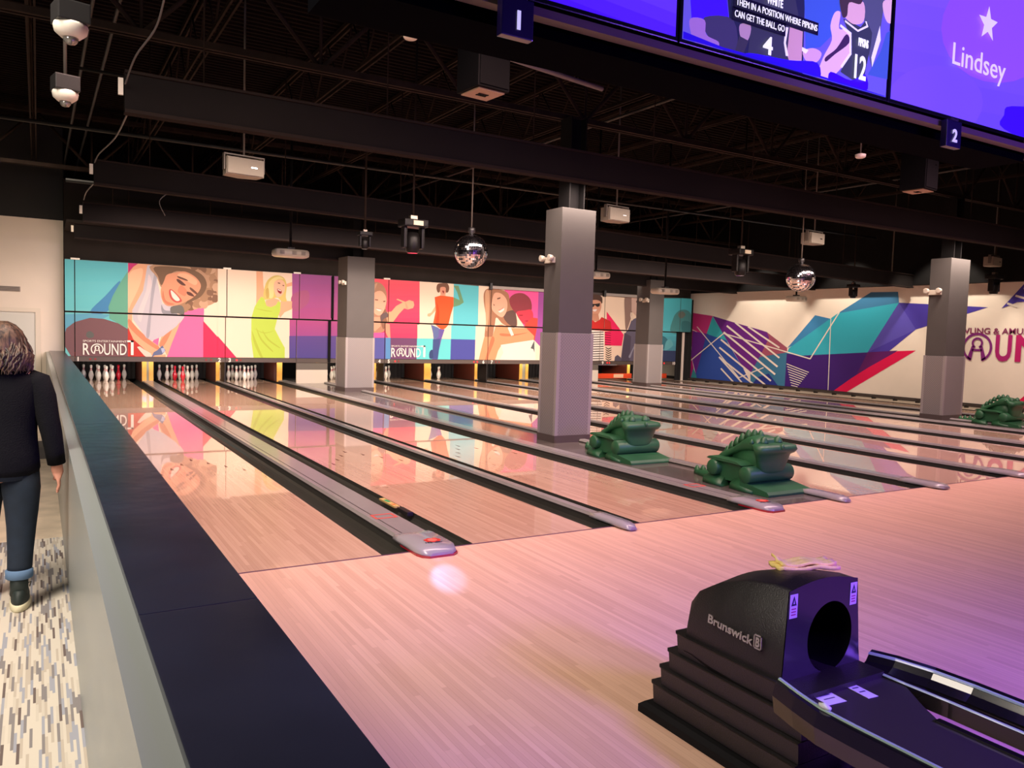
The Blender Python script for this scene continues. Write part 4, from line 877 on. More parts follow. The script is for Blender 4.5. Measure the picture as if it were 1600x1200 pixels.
# mirror balls
mb = bpy.data.materials.new('mirror_tiles'); mb.use_nodes = True; bs = mb.node_tree.nodes['Principled BSDF']; bs.inputs['Metallic'].default_value = 1; bs.inputs['Roughness'].default_value = .08; bs.inputs['Base Color'].default_value = (.80, .80, .84, 1)
for u, v, r, lb in ((736, 393, .235, 'mirror-tiled disco ball left of the large near column'), (1251, 434, .26, 'mirror-tiled disco ball hanging before the mural wall')):
    p = at(u, v, 1, 5.0); t = empty('mirror_ball', p, lb, 'mirror ball', 'mirror balls')
    b = B(); n1, n2 = 26, 52
    for i in range(n1):
        a0, a1 = -PI/2+PI*i/n1, -PI/2+PI*(i+1)/n1
        for j in range(n2):
            c0_, c1_ = 2*PI*j/n2, 2*PI*(j+1)/n2; g = .06*(c1_-c0_); ga = .06*(a1-a0); ra = [a0+ga, a1-ga]; rc = [c0_+g, c1_-g]; jr = 1+random.uniform(-.003, .003)
            pts = [(r*jr*math.cos(a)*math.cos(c), r*jr*math.cos(a)*math.sin(c), r*jr*math.sin(a)) for a, c in ((ra[0], rc[0]), (ra[0], rc[1]), (ra[1], rc[1]), (ra[1], rc[0]))]
            b.face(pts, mb)
    b.build('mirror_tiles', t)
    b = B(); b.lathe([(.0001, -r*.985)]+[(r*.985*math.cos(-PI/2+PI*k/20), r*.985*math.sin(-PI/2+PI*k/20)) for k in range(1, 20)]+[(.0001, r*.985)], mat('ball_core', (120, 118, 126), .3, metal=.8), 32); b.build('core', t)
    b = B(); b.lathe([(.03, r*.97), (.035, r+.02), (.05, r+.03), (.05, r+.09), (.0001, r+.1)], blackplastic, 14); b.build('motor', t)
    rod(t, r+.09, ZD-p.z, .01, spk_d)
# moving heads
mh = mat('fixture_black', (20, 18, 18), .4, spec=.2)
def mover(u, v, yy, s, lb, lens=True, bright=False):
    p = at(u, v, 1, yy); t = empty('moving_head_light', p, lb, 'stage light', 'stage lights')
    b = B(); b.box((-.17*s, -.13*s, .14*s), (.17*s, .13*s, .24*s), mh, .02*s); b.build('base', t)
    for sx in (-1, 1): b = B(); b.box((sx*.15*s, -.06*s, -.14*s), (sx*.105*s, .06*s, .15*s), mh, .015*s); b.build('yoke_arm', t)
    b = B(); b.lathe([(.0001, .13*s), (.07*s, .12*s), (.098*s, .05*s), (.1*s, -.06*s), (.088*s, -.13*s), (.07*s, -.15*s)], mh, 20, (0, 0, -.05*s)); b.build('head', t)
    b = B(); b.lathe([(.0001, -.145*s), (.068*s, -.152*s)], mat('fixture_lens', (120, 120, 140), .08, coat=1), 20, (0, 0, -.05*s)); b.build('lens', t)
    b = B(); b.box((-.05*s, -.04*s, .24*s), (.05*s, .04*s, .30*s), mat('clamp_metal', (150, 140, 128), .3, metal=.8), .008*s); b.build('clamp', t)
    if bright: b = B(); b.box((-.05*s, -.14*s, .16*s), (.09*s, -.125*s, .22*s), mat('display_pale', (214, 200, 170), .3)); b.build('display_panel', t)
    rod(t, .29*s, ZD-p.z, .016, steel)
mover(570, 377, 6.0, .55, 'small black moving head light above the fourth lane'); mover(645, 372, 5.6, 1.05, 'large black moving head light left of the mirror ball', bright=True)
mover(1157, 412, 6.2, 1.15, 'large black moving head light between near column and right mirror ball', bright=True); mover(1333, 456, 8.3, .8, 'small black moving head light in front of the blue mural peak'); mover(1553, 446, 5.2, 1.0, 'black moving head light right of the mural column, tilted')
p = at(1393, 436, 1, 7.9); t = empty('hanging_bracket', p, 'slim pale hanging bracket above the mural peak', 'bracket'); b = B(); b.box((-.16, -.04, -.02), (.16, .04, .0), spk_d); b.build('plate', t); rod(t, 0, ZD-p.z, .014, spk_d)
# dome cameras
for u, v, d, lb in ((110.5, 42, 4.9, 'nearer and higher of the two white dome cameras at upper left'), (102, 146, 6.4, 'farther and lower of the two white dome cameras at upper left')):
    p = CAM + ((at(u, v, 1, 2)-CAM).normalized())*d; t = empty('dome_camera', p, lb, 'camera', 'dome cameras', rz=.2)
    b = B(); b.box((-.075, -.075, .01), (.075, .075, .11), mat('camera_box', (34, 32, 32), .5), .008); b.build('junction_box', t)
    b = B(); b.lathe([(.076, .012), (.08, 0), (.074, -.03), (.045, -.055), (.038, -.055)], white_m, 24); b.build('housing', t)
    b = B(); b.lathe([(.036, -.05), (.034, -.07), (.022, -.085), (.0001, -.09)], mat('dome_glass', (150, 146, 140), .05, metal=.6), 20); b.build('dome', t)
    rod(t, .1, ZD-p.z, .011, spk_d)
for u, v, yy, lb in ((641.5, 57, 1.6, 'white round smoke detector left of the big black loudspeaker'), (1344.5, 244, 1.6, 'white round smoke detector under the display screens, right')):
    p = at(u, v, 1, yy); t = empty('smoke_detector', p, lb, 'smoke detector', 'smoke detectors'); b = B(); b.lathe([(.0001, -.025), (.05, -.022), (.062, -.01), (.065, .02), (.03, .03)], white_m, 24); b.build('body', t); rod(t, .02, ZD-p.z, .008, spk_d)
# big black loudspeakers
for u, v, yy, lb in ((755, 96, 1.4, 'large black loudspeaker tower hung right of the smoke detector'), (1436, 266, 1.6, 'large black loudspeaker tower hung below the second screen number')):
    p = at(u, v, 1, yy); t = empty('hanging_loudspeaker', p, lb, 'loudspeaker', 'large black loudspeakers', rz=.1)
    b = B(); b.box((-.16, -.17, -.27), (.17, .17, .30), mat('cabinet_black', (4, 4, 6), .7, spec=.1), .01); b.build('cabinet', t)
    b = B(); b.box((-.145, -.18, -.25), (.155, -.165, .28), mat('grille_black', (4, 4, 6), .8, spec=.1, bump=.4, bscale=300)); b.build('grille', t)
    b = B(); b.box((-.13, -.14, -.285), (.14, .14, -.272), mat('plate_bronze', (170, 138, 112), .5)); b.box((-.05, -.03, -.29), (.05, -.005, -.284), black); b.box((-.05, .01, -.29), (.05, .035, -.284), black); b.build('bottom_plate', t)
    b = B(); b.box((.05, -.184, .05), (.10, -.18, .058), chrome); b.build('name_badge', t)
    for s in (-1, 1): rod(t, .29, ZD-p.z, .008, spk_d, s*.14, 0)
# cables down the baffle ends
def cable(pts, lb, r=.009, m=None):
    P4 = [Vector(q) for q in pts]; P4 = [P4[0]]+P4+[P4[-1]]; out = []
    for p0, p1, p2, p3 in zip(P4, P4[1:], P4[2:], P4[3:]):
        for k in range(6):
            t = k/6; out.append(.5*((2*p1)+(p2-p0)*t+(2*p0-5*p1+4*p2-p3)*t*t+(3*p1-p0-3*p2+p3)*t**3))
    b = B(); b.tube(out+[P4[-1]], r, m or mat('cable_grey', (96, 92, 90), .5)); return tag(b.build('hanging_cable'), lb, 'cable')
e1, e2, e3 = at(196, 131, 1, 3.4), at(148, 254, 1, 7.45), at(131, 312, 1, 10.45)
cable([at(262, -30, 1, 2.2), at(245, 40, 1, 2.6), at(212, 88, 1, 3.0), e1], 'grey cable looping down to the left end of the first baffle')
cable([at(200, 176, 1, 3.6), at(180, 215, 1, 5.5), at(155, 240, 1, 7.0), e2], 'grey cable swagged from the first baffle to the second')
cable([at(147, 286, 1, 7.6), at(135, 300, 1, 9), e3], 'grey cable swagged from the second baffle to the third')
cable([at(262, 302, 1, 7.6), at(249, 315, 1, 7.6), at(258, 337, 1, 7.7)], 'short loose cable end dangling below the second baffle', .006)

# ------------------------------------------------------------------ display screens over the approach
YT = -2.7; ZT0 = 2.53
def tvp(u, v): return at(u, v, 1, YT)
tx = [tvp(1060, 65).x-(tvp(1387, 155).x-tvp(1060, 65).x), tvp(1060, 65).x, tvp(1387, 155).x, tvp(1387, 155).x+(tvp(1387, 155).x-tvp(1060, 65).x)]
WT = tx[2]-tx[1]; HT = WT*9/16
bez = mat('screen_bezel', (12, 12, 16), .25, coat=.4)
CG = crop(1060, 0, 4.444); SA = {0: [], 1: [], 2: []}
def S_(i, cr, col, pts, sm=False): SA[i].append((col, [cr(p) for p in (smooth_poly(pts) if sm else pts)]))
for k in range(8):
    t0, t1 = k/8, (k+1)/8; c = tuple(int(a+(b_-a)*t0) for a, b_ in zip((120, 84, 226), (52, 0, 255))); S_(0, I_, c, [(700, -140+170*t0+ -60), (1064, -60+170*t0), (1064, -60+170*t1), (700, -140+170*t1-60)])
S_(1, CG, (96, 84, 200), [(-20, -200), (1700, -400), (1700, 800), (-20, 500)]); S_(1, CG, (34, 34, 72), [(330, -100), (880, -100), (860, 560), (380, 440)])
S_(1, CG, (60, 20, 250), [(80, -20), (330, -60), (350, 140), (180, 150), (90, 140)]); S_(1, CG, (58, 50, 96), [(180, 120), (380, 140), (400, 380), (280, 330), (190, 230)], True)
S_(1, CG, (150, 104, 190), [(80, 130), (180, 140), (190, 240), (275, 290), (260, 330), (120, 300), (85, 230)], True)
S_(1, CG, (52, 50, 78), [(480, -60), (800, -60), (830, 100), (780, 300), (760, 430), (480, 380), (500, 200)]); S_(1, CG, (170, 130, 170), [(425, 170), (500, 180), (480, 280), (430, 260)], True); S_(1, CG, (54, 48, 74), [(420, 250), (485, 285), (450, 370), (390, 360)])
S_(1, CG, (58, 84, 190), [(870, -80), (1120, -80), (1130, 60), (1060, 250), (980, 330), (880, 340)]); S_(1, CG, (200, 150, 190), [(860, 360), (930, 335), (990, 370), (960, 430), (890, 430)], True); S_(1, CG, (230, 224, 244), [(850, 325), (900, 350), (880, 375), (850, 350)])
S_(1, CG, (190, 140, 168), [(770, 190), (860, 220), (850, 460), (770, 440), (750, 380)]); S_(1, CG, (230, 222, 238), [(740, 190), (760, 192), (742, 300), (760, 390), (742, 390), (728, 300)])
S_(1, CG, (76, 76, 110), [(1270, -80), (1440, -80), (1400, 200), (1340, 480), (1300, 300)]); S_(1, CG, (222, 216, 240), [(1395, 180), (1400, 280), (1340, 470), (1335, 400)])
S_(1, CG, (60, 84, 176), [(1440, 230), (1560, 160), (1480, 560), (1310, 520), (1400, 360)]); S_(1, CG, (214, 170, 190), [(1420, 10), (1500, 0), (1520, 60), (1500, 150), (1450, 160), (1420, 90)], True); S_(1, CG, (90, 76, 90), [(1440, -60), (1600, -60), (1570, 90), (1520, 80), (1500, 10)])
S_(1, CG, (50, 52, 74), [(1140, 130), (1200, 160), (1260, 190), (1300, 140), (1340, 230), (1330, 320), (1270, 600), (1120, 500), (1200, 330), (1180, 240)])
S_(1, CG, (214, 170, 200), [(1110, 200), (1170, 210), (1190, 330), (1150, 440), (1080, 520), (1020, 560), (955, 540), (1000, 400), (1060, 280), (1050, 180), (1080, 90), (1120, 90)], True); S_(1, CG, (58, 34, 76), [(1160, 240), (1180, 300), (1080, 380), (1020, 430), (1015, 400), (1090, 340)], True)
S_(1, CG, (208, 160, 180), [(1130, 60), (1190, 10), (1280, 20), (1280, 150), (1210, 170), (1150, 120)], True); S_(1, CG, (64, 46, 60), [(1120, -60), (1270, -60), (1260, 30), (1180, 20), (1165, 110), (1130, 110)], True)
S_(1, CG, (226, 220, 240), [(1120, 170), (1195, 230), (1195, 380), (1130, 475), (1120, 460), (1182, 370), (1182, 245), (1115, 185)]); S_(1, CG, (226, 220, 240), [(1150, 140), (1240, 210), (1300, 180), (1290, 150), (1300, 150), (1312, 190), (1240, 224), (1150, 155)])
gr = [(40, 10, 255), (50, 0, 255)]  # blue light reflected on the screen glass, painted into the picture
S_(1, CG, gr[0], [(480, 370), (760, 420), (960, 440), (950, 580), (700, 500), (460, 420)], True); S_(1, CG, gr[1], [(1050, 500), (1190, 560), (1290, 520), (1290, 640), (1060, 590)], True); S_(1, CG, (36, 12, 200), [(-20, 200), (300, 330), (700, 440), (1430, 670), (1430, 700), (-20, 330)])
for k in range(8):
    t0, t1 = k/8, (k+1)/8; c = tuple(int(a+(b_-a)*t0) for a, b_ in zip((122, 84, 206), (92, 66, 250))); S_(2, I_, c, [(1380, -80+300*t0), (1900, 20+300*t0), (1900, 20+300*t1), (1380, -80+300*t1)])
S_(2, I_, (134, 76, 206), [(1560+90*math.cos(a*PI/12), 45+85*math.sin(a*PI/12)) for a in range(24)]); S_(2, I_, (110, 76, 222), [(1460+75*math.cos(a*PI/12), 160+58*math.sin(a*PI/12)) for a in range(24)])
S_(2, I_, (52, 10, 250), [(1568, 180), (1580, 166), (1660, 180), (1660, 240), (1568, 202)], True)  # blue patch paints a reflection on the glass into the name page
scr_names = ['deep violet blue picture', 'basketball broadcast with captions', 'violet bowler name page with star']
hs = empty('screen_housing', (0, YT, ZT0), 'long black housing carrying the display screens over the approach', 'housing')
b = B(); b.box((tx[0]-.03, .055, -.08), (tx[3]+.03, .30, HT+.1), mat('housing_black', (1, 1, 4), .9, spec=.02)); b.build('case', hs)
b = B(); b.box((tx[0]-.03, -.015, -.046), (tx[3]+.03, .03, -.02), mat('housing_trim', (104, 90, 78), .5)); b.build('lower_trim', hs)
for x in (tx[0]+.2, .8, tx[3]-.2): b = B(); b.tube([(x, .2, HT+.1), (x, .2, ZD-ZT0)], .03, steel); b.build('hanger_rod', hs)
for i in range(3):
    x0, x1 = tx[i], tx[i+1]; t = empty('display_screen', ((x0+x1)/2, YT, ZT0), 'wide black-framed display screen showing %s' % scr_names[i], 'screen', 'display screens'); h = (x1-x0)/2
    b = B(); b.box((-h+.002, -.0, -.0), (h-.002, .05, HT+.03), bez, .004); b.build('bezel', t)
    b = B()
    for k, (col, pts) in enumerate(SA[i]):
        q = clip([tvp(u, v) for u, v in pts], x0+.016, x1-.016, 0)
        if q: q = clip(q, ZT0+.016, ZT0+HT+.01, 2)
        if len(q) >= 3: b.sheet([Vector((p.x-(x0+x1)/2, -.001-.00015*k, p.z-ZT0)) for p in q], paint(col, .95))
    sp_ = b.build('picture', t)
    tl = lambda u, v: (tvp(u, v)-Vector(((x0+x1)/2, 0, 0))-Vector((0, 0, ZT0)))
    if i == 1:
        yy = -.012; q0 = CG((385, 38)); q1 = CG((945, 225)); a = tl(*q0); c = tl(*q1); hc = tl(*CG((720, 120))).z-tl(*CG((720, 165))).z
        lw = paint((240, 238, 250), 1)
        a2 = tl(*CG((375, 118))); c2 = tl(*CG((718, 232)))
        bk = B(); za, zc = (a.z+c.z)/2, (a2.z+c2.z)/2
        bk.box((a.x-.01, -.0075, za-.012), (c.x+.012, -.0065, za+hc+.012), paint((14, 12, 40), .5)); bk.box((a2.x-.01, -.0075, zc-.012), (c2.x+.012, -.0065, zc+hc+.012), paint((14, 12, 40), .5)); bk.build('caption_band', t)
        text('caption', 'THEM IN A POSITION WHERE PIPKINS', (a.x, yy, za), RX, UZ, hc, lw, t, bold=-.005, width=c.x-a.x, depth=.001)
        text('caption', 'CAN GET THE BALL, GO', (a2.x, yy, zc), RX, UZ, hc, lw, t, bold=-.005, width=c2.x-a2.x, depth=.001)
        for s_, u0, u1, v0, v1 in (('4', 572, 645, 225, 370), ('12', 1205, 1295, 345, 540), ('PIPKINS', 1235, 1308, 235, 320), ('WHITE', 600, 715, -45, 25)):
            pa_, pb_ = tl(*CG((u0, v1))), tl(*CG((u1, v0+(v1-v0)*.12))); text('jersey_lettering', s_, (pa_.x, yy+.002, pa_.z), RX, UZ, abs(pb_.z-pa_.z)*(.8 if len(s_) < 3 else .55), lw, t, bold=.02, width=(pb_.x-pa_.x), depth=.001)
    if i == 2:
        lw = paint((214, 200, 244), 1); pa_, pb_ = tl(1484, 100), tl(1566, 128); text('name_lettering', 'Lindsey', (pa_.x, -.012, pa_.z+.0), RX, UZ, tl(1490, 66).z-tl(1490, 100).z, lw, t, width=pb_.x-pa_.x, depth=.001)
        cc = tl(1540, 39); bb = B(); rs = abs(tl(1540, 10).z-cc.z)
        bb.sheet([Vector((cc.x+(rs if k % 2 == 0 else rs*.42)*math.sin(k*PI/5), -.012, cc.z+(rs if k % 2 == 0 else rs*.42)*math.cos(k*PI/5))) for k in range(10)], lw); bb.build('star', t)
for u, v, s_, lb in ((812, 27, '1', 'first'), (1492, 208, '2', 'second')):
    p = at(u, v+3, 1, YT-.05); t = empty('lane_sign', p, 'small dark hanging sign with white %s under the screens' % s_, 'sign', 'lane number signs')
    b = B(); b.box((-.062, -.0, -.055), (.05, .03, .062), mat('sign_violet_black', (26, 16, 66), .3, coat=.4), .004); b.build('plate', t)
    b = B(); b.box((-.03, .005, .06), (.03, .025, .075), blackplastic); b.build('hook', t)
    text('numeral', s_, (-.004, -.003, -.03), RX, UZ, .052, paint((206, 200, 250), .8), t, bold=.03, center=True, depth=.001)

# ------------------------------------------------------------------ ball return
t = empty('ball_return', (.14, -2.57, 0), 'black ball return machine with long twin track in the right foreground', 'ball return')
bp_ = blackplastic
def L_(x, y, z): return (x-.14, y+2.57, z)
b = B(); secs = []
for z, ins in ((.0, -.018), (.03, -.018), (.045, -.0)):
    secs.append([L_(.13+ins, -2.50-ins, z), L_(.63-ins, -2.50-ins, z), L_(.63-ins, -3.5, z), L_(.13+ins, -3.5, z)])
b.loft(secs, black, False); b.build('foot', t)
zs = [.05, .13, .205, .28, .36]
for k in range(4):
    i0 = .009*k; y0 = -2.53-.032*k; b = B(); sec = lambda z, e: [L_(.15+i0+e, y0-e, z), L_(.17+i0+e, y0+.022-e, z), L_(.59-i0-e, y0+.022-e, z), L_(.61-i0-e, y0-e, z), L_(.61-i0-e, -3.22, z-.0), L_(.15+i0+e, -3.22, z)]
    b.loft([sec(zs[k], 0), sec(zs[k+1]-.010, -.004), sec(zs[k+1]-.003, -.008)], bp_, False); b.build('tier_shell', t)
# hood: arched top running from the back down to the front face, which leans a little
b = B(); secs = []
prof = [(-2.66, .36, .50), (-2.70, .36, .555), (-2.80, .34, .615), (-2.92, .33, .655), (-3.04, .33, .675), (-3.11, .33, .675)]
n = 12
for y, zb, zt_ in prof:
    sec = [L_(.175, y, zb-.06), L_(.19, y, zb+.05)]
    for k in range(n+1):
        f = k/n; x = .205+.355*f; sec.append(L_(x, y, zt_-.012+.022*math.sin(PI*f)))
    sec += [L_(.59, y, zb+.05), L_(.61, y, zb-.06)]
    secs.append(sec)
b.loft(secs, bp_, True, False); b._fin([b.bm.faces.new([b.bm.verts.new(p) for p in secs[0]])], bp_); b.build('hood', t)
b = B(); yy = -3.115; cxh, czh, rxh, rzh = .425, .475, .118, .125
outer = [(.175, .27), (.19, .40), (.203, .665)]+[(.203+.359*k/10, .665+.024*math.sin(PI*k/10)) for k in range(1, 10)]+[(.562, .665), (.59, .40), (.612, .27)]
N_ = 48; ring = [(cxh+rxh*math.cos(2*PI*k/N_), czh+rzh*math.sin(2*PI*k/N_)) for k in range(N_)]
face_m = mat('face_plastic', (34, 32, 36), .30, coat=.2)
def hit(ax, az):
    best = None
    for (x1_, z1_), (x2_, z2_) in zip(outer, outer[1:]+outer[:1]):
        ex, ez = x2_-x1_, z2_-z1_; dn = ax*ez-az*ex
        if abs(dn) < 1e-9: continue
        tt = ((x1_-cxh)*ez-(z1_-czh)*ex)/dn; uu = ((x1_-cxh)*az-(z1_-czh)*ax)/dn
        if tt > 0 and -1e-6 <= uu <= 1+1e-6 and (best is None or tt < best): best = tt
    return (cxh+ax*best, czh+az*best)
angs = sorted([2*PI*k/N_ for k in range(N_)]+[math.atan2(z-czh, x-cxh) % (2*PI) for x, z in outer])
pr_ = [((cxh+rxh*math.cos(a), czh+rzh*math.sin(a)), hit(math.cos(a), math.sin(a))) for a in angs]
for (a1, b1), (a2, b2) in zip(pr_, pr_[1:]+pr_[:1]): b.face([L_(a1[0], yy, a1[1]), L_(b1[0], yy, b1[1]), L_(b2[0], yy, b2[1]), L_(a2[0], yy, a2[1])], face_m)
b.build('front_face', t)
b = B(); b.loft([[L_(x, yy, z) for x, z in ring], [L_(cxh+(x-cxh)*.97, yy+.03, czh+(z-czh)*.97) for x, z in ring], [L_(cxh+(x-cxh)*.9, yy+.34, czh+(z-czh)*.9) for x, z in ring]], mat('tunnel_black', (1, 1, 2), .7, spec=.1), True, False)
b.sheet([Vector(L_(cxh+(x-cxh)*.9, yy+.34, czh+(z-czh)*.9)) for x, z in ring], MATS['tunnel_black']); q = b.build('ball_opening', t); q['label'] = 'round black ball opening'
def sticker(x0, z0, w_, h_):
    b = B(); y = yy-.002; b.box(L_(x0, y, z0), L_(x0+w_, y+.001, z0+h_), paint((222, 216, 226))); cx = x0+w_/2
    b.face([L_(cx-w_*.36, y-.0006, z0+h_*.52), L_(cx+w_*.36, y-.0006, z0+h_*.52), L_(cx, y-.0006, z0+h_*.94)], paint((52, 44, 70)))
    b.face([L_(cx-w_*.1, y-.001, z0+h_*.6), L_(cx+w_*.1, y-.001, z0+h_*.6), L_(cx, y-.001, z0+h_*.78)], paint((222, 216, 226)))
    for k in range(3): b.box(L_(cx-w_*.3, y-.0006, z0+h_*(.12+.12*k)), L_(cx+w_*.3, y, z0+h_*(.17+.12*k)), paint((170, 60, 110)))
    q = b.build('warning_sticker', t); q['label'] = 'pale warning sticker with dark triangle'
sticker(.206, .572, .038, .082); sticker(.522, .572, .036, .08)
# raised maker lettering on the left side
lg = mat('lettering_grey', (150, 140, 138), .4)
ox = .1835
c_ = Vector((0, 0, 0)); rdir = Vector((0, -1, -.06)); udir = Vector((.10, 0, 1)).normalized()
text('side_lettering', 'Brunswick', L_(ox-.004, -2.775, .452), rdir, udir, .030, lg, t, bold=.02, width=.215, depth=.002)
b = B(); y0, z0 = -2.995, .435
for a_, c2 in (((0, 0), (.034, .004)), ((0, .046), (.034, .05)), ((0, 0), (.004, .05)), ((.030, 0), (.034, .05))):
    b.box(L_(ox-.006, y0-a_[0], z0+a_[1]), L_(ox-.001, y0-c2[0], z0+c2[1]), lg)
b.build('emblem_box', t); text('emblem_letter', 'B', L_(ox-.005, y0-.008, z0+.010), rdir, udir, .030, lg, t, bold=.03, width=.018)
# twin track
trk = mat('track_black_gloss', (20, 19, 20), .16, coat=.6); highlight_m = mat('track_highlight', (150, 178, 158), .25, coat=.4)  # pale strips paint the bright highlight lines along the rails
YE = -5.9
def sweep(path, prof, m, name, sm=False):
    b = B(); secs = []
    for (x, y, z) in path: secs.append([L_(x+px, y, z+pz) for px, pz in prof])
    b.loft(secs, m, sm); return b.build(name, t)
lp = [(.150, -3.12, .355), (.125, -3.22, .352), (.105, -3.32, .35), (.10, -3.45, .35), (.10, YE, .35)]
sweep(lp, [(0, -.09), (-.012, -.03), (0, .015), (.02, .02), (.035, -.01), (.06, -.035), (.09, -.04), (.09, -.09)], trk, 'left_rail')
sweep(lp, [(.012, .0195), (.014, .0245), (.024, .0245), (.027, .0165)], highlight_m, 'rail_highlight')
rp_ = [(.60, -3.12, .36), (.64, -3.2, .358), (.675, -3.32, .354), (.69, -3.45, .352), (.69, YE, .352)]
sweep(rp_, [(0, -.08), (0, -.03), (.03, -.01), (.05, .02), (.062, .026), (.075, .02), (.085, -.03), (.075, -.08)], trk, 'right_rail')
sweep(rp_, [(.04, .012), (.043, .018), (.05, .020), (.048, .012)], highlight_m, 'rail_highlight')
sweep([(.575, -3.12, .345), (.585, -3.3, .34), (.59, -3.45, .34), (.59, YE, .34)], [(0, -.05), (0, .0), (.012, .004), (.045, -.004), (.045, -.05)], trk, 'inner_rail')
sweep([(.575, -3.14, .345), (.585, -3.3, .34), (.59, -3.45, .34), (.59, YE, .34)], [(.0, .002), (.003, .006), (.011, .006), (.011, .002)], highlight_m, 'rail_highlight')
plate_m = mat('centre_plate', (46, 42, 42), .42, coat=.15)
b = B(); b.prism([L_(.19, -3.12, .325), L_(.59, -3.12, .325), L_(.59, -3.30, .325), L_(.50, -3.42, .325), L_(.45, -3.5, .325), L_(.45, YE, .325), L_(.19, YE, .325)], (0, 0, .012), plate_m); b.build('centre_plate', t)
b = B(); b.box(L_(.43, -3.5, .30), L_(.455, YE, .345), trk, .005); b.build('plate_lip', t)
for x0, y0, w_, d_, lb in ((.40, -3.145, .045, .16, 'long pale instruction sticker on the track plate'), (.235, -3.15, .08, .125, 'wide pale sticker with ball diagram')):
    b = B(); M_ = Matrix.Translation(L_(x0, y0, .3385)) @ Matrix.Rotation(-.10, 4, 'Z'); b.box((0, -d_, 0), (w_, 0, .001), paint((216, 210, 226)), M=M_)
    for k in range(4): b.box((w_*.2, -d_*(.2+.18*k), .001), (w_*.8, -d_*(.16+.18*k), .0014), paint((84, 70, 120)), M=M_)
    q = b.build('instruction_sticker', t); q['label'] = lb
b = B(); b.lathe([(.0001, 0), (.016, .003), (.018, .012), (.0001, .02)], mat('button_pale', (206, 212, 206), .3), 14, L_(.128, -3.33, .372), sx=.6, sy=1.3); b.build('button', t)
b = B(); b.box(L_(.22, -4.3, .05), L_(.52, -4.0, .30), bp_, .01); b.box(L_(.15, -4.4, .004), L_(.6, -3.9, .05), black, .01); b.build('pedestal', t)
# folded cloth on the hood
b = B(); cl = mat('cloth_yellow', (240, 214, 128), .9, var=.12, scale=30, bump=.3, bscale=90); nx, ny = 12, 9; random.seed(5)
def cloth(zo, sx, sy, rot, seed, th):
    rnd = random.Random(seed); g = [[None]*(ny+1) for _ in range(nx+1)]; g2 = [[None]*(ny+1) for _ in range(nx+1)]
    for i in range(nx+1):
        for j in range(ny+1):
            x = (i/nx-.5)*sx; y = (j/ny-.5)*sy; z = zo+.004*math.sin(i*.9+seed)+.003*math.cos(j*1.3+seed)+rnd.random()*.0015
            if i < 2 and j > 5 and seed == 2: z += .009*(2-i)
            X = x*math.cos(rot)-y*math.sin(rot); Y = x*math.sin(rot)+y*math.cos(rot)
            g[i][j] = b.bm.verts.new((X, Y, z+th)); g2[i][j] = b.bm.verts.new((X, Y, z))
    fs = []
    for i in range(nx):
        for j in range(ny): fs.append(b.bm.faces.new([g[i][j], g[i+1][j], g[i+1][j+1], g[i][j+1]])); fs.append(b.bm.faces.new([g2[i][j+1], g2[i+1][j+1], g2[i+1][j], g2[i][j]]))
    for i in range(nx): fs.append(b.bm.faces.new([g[i][0], g2[i][0], g2[i+1][0], g[i+1][0]])); fs.append(b.bm.faces.new([g[i+1][ny], g2[i+1][ny], g2[i][ny], g[i][ny]]))
    for j in range(ny): fs.append(b.bm.faces.new([g[0][j+1], g2[0][j+1], g2[0][j], g[0][j]])); fs.append(b.bm.faces.new([g[nx][j], g2[nx][j], g2[nx][j+1], g[nx][j+1]]))
    b._fin(fs, cl, True)
cloth(.004, .22, .13, -.55, 1, .014); cloth(.021, .20, .11, -.5, 2, .010)
fc_ = tag(b.build('folded_cloth', None, (.485, -2.945, .660)), 'folded pale yellow cloth lying on top of the black ball return', 'cloth'); fc_.rotation_euler = (-.15, 0, 0)

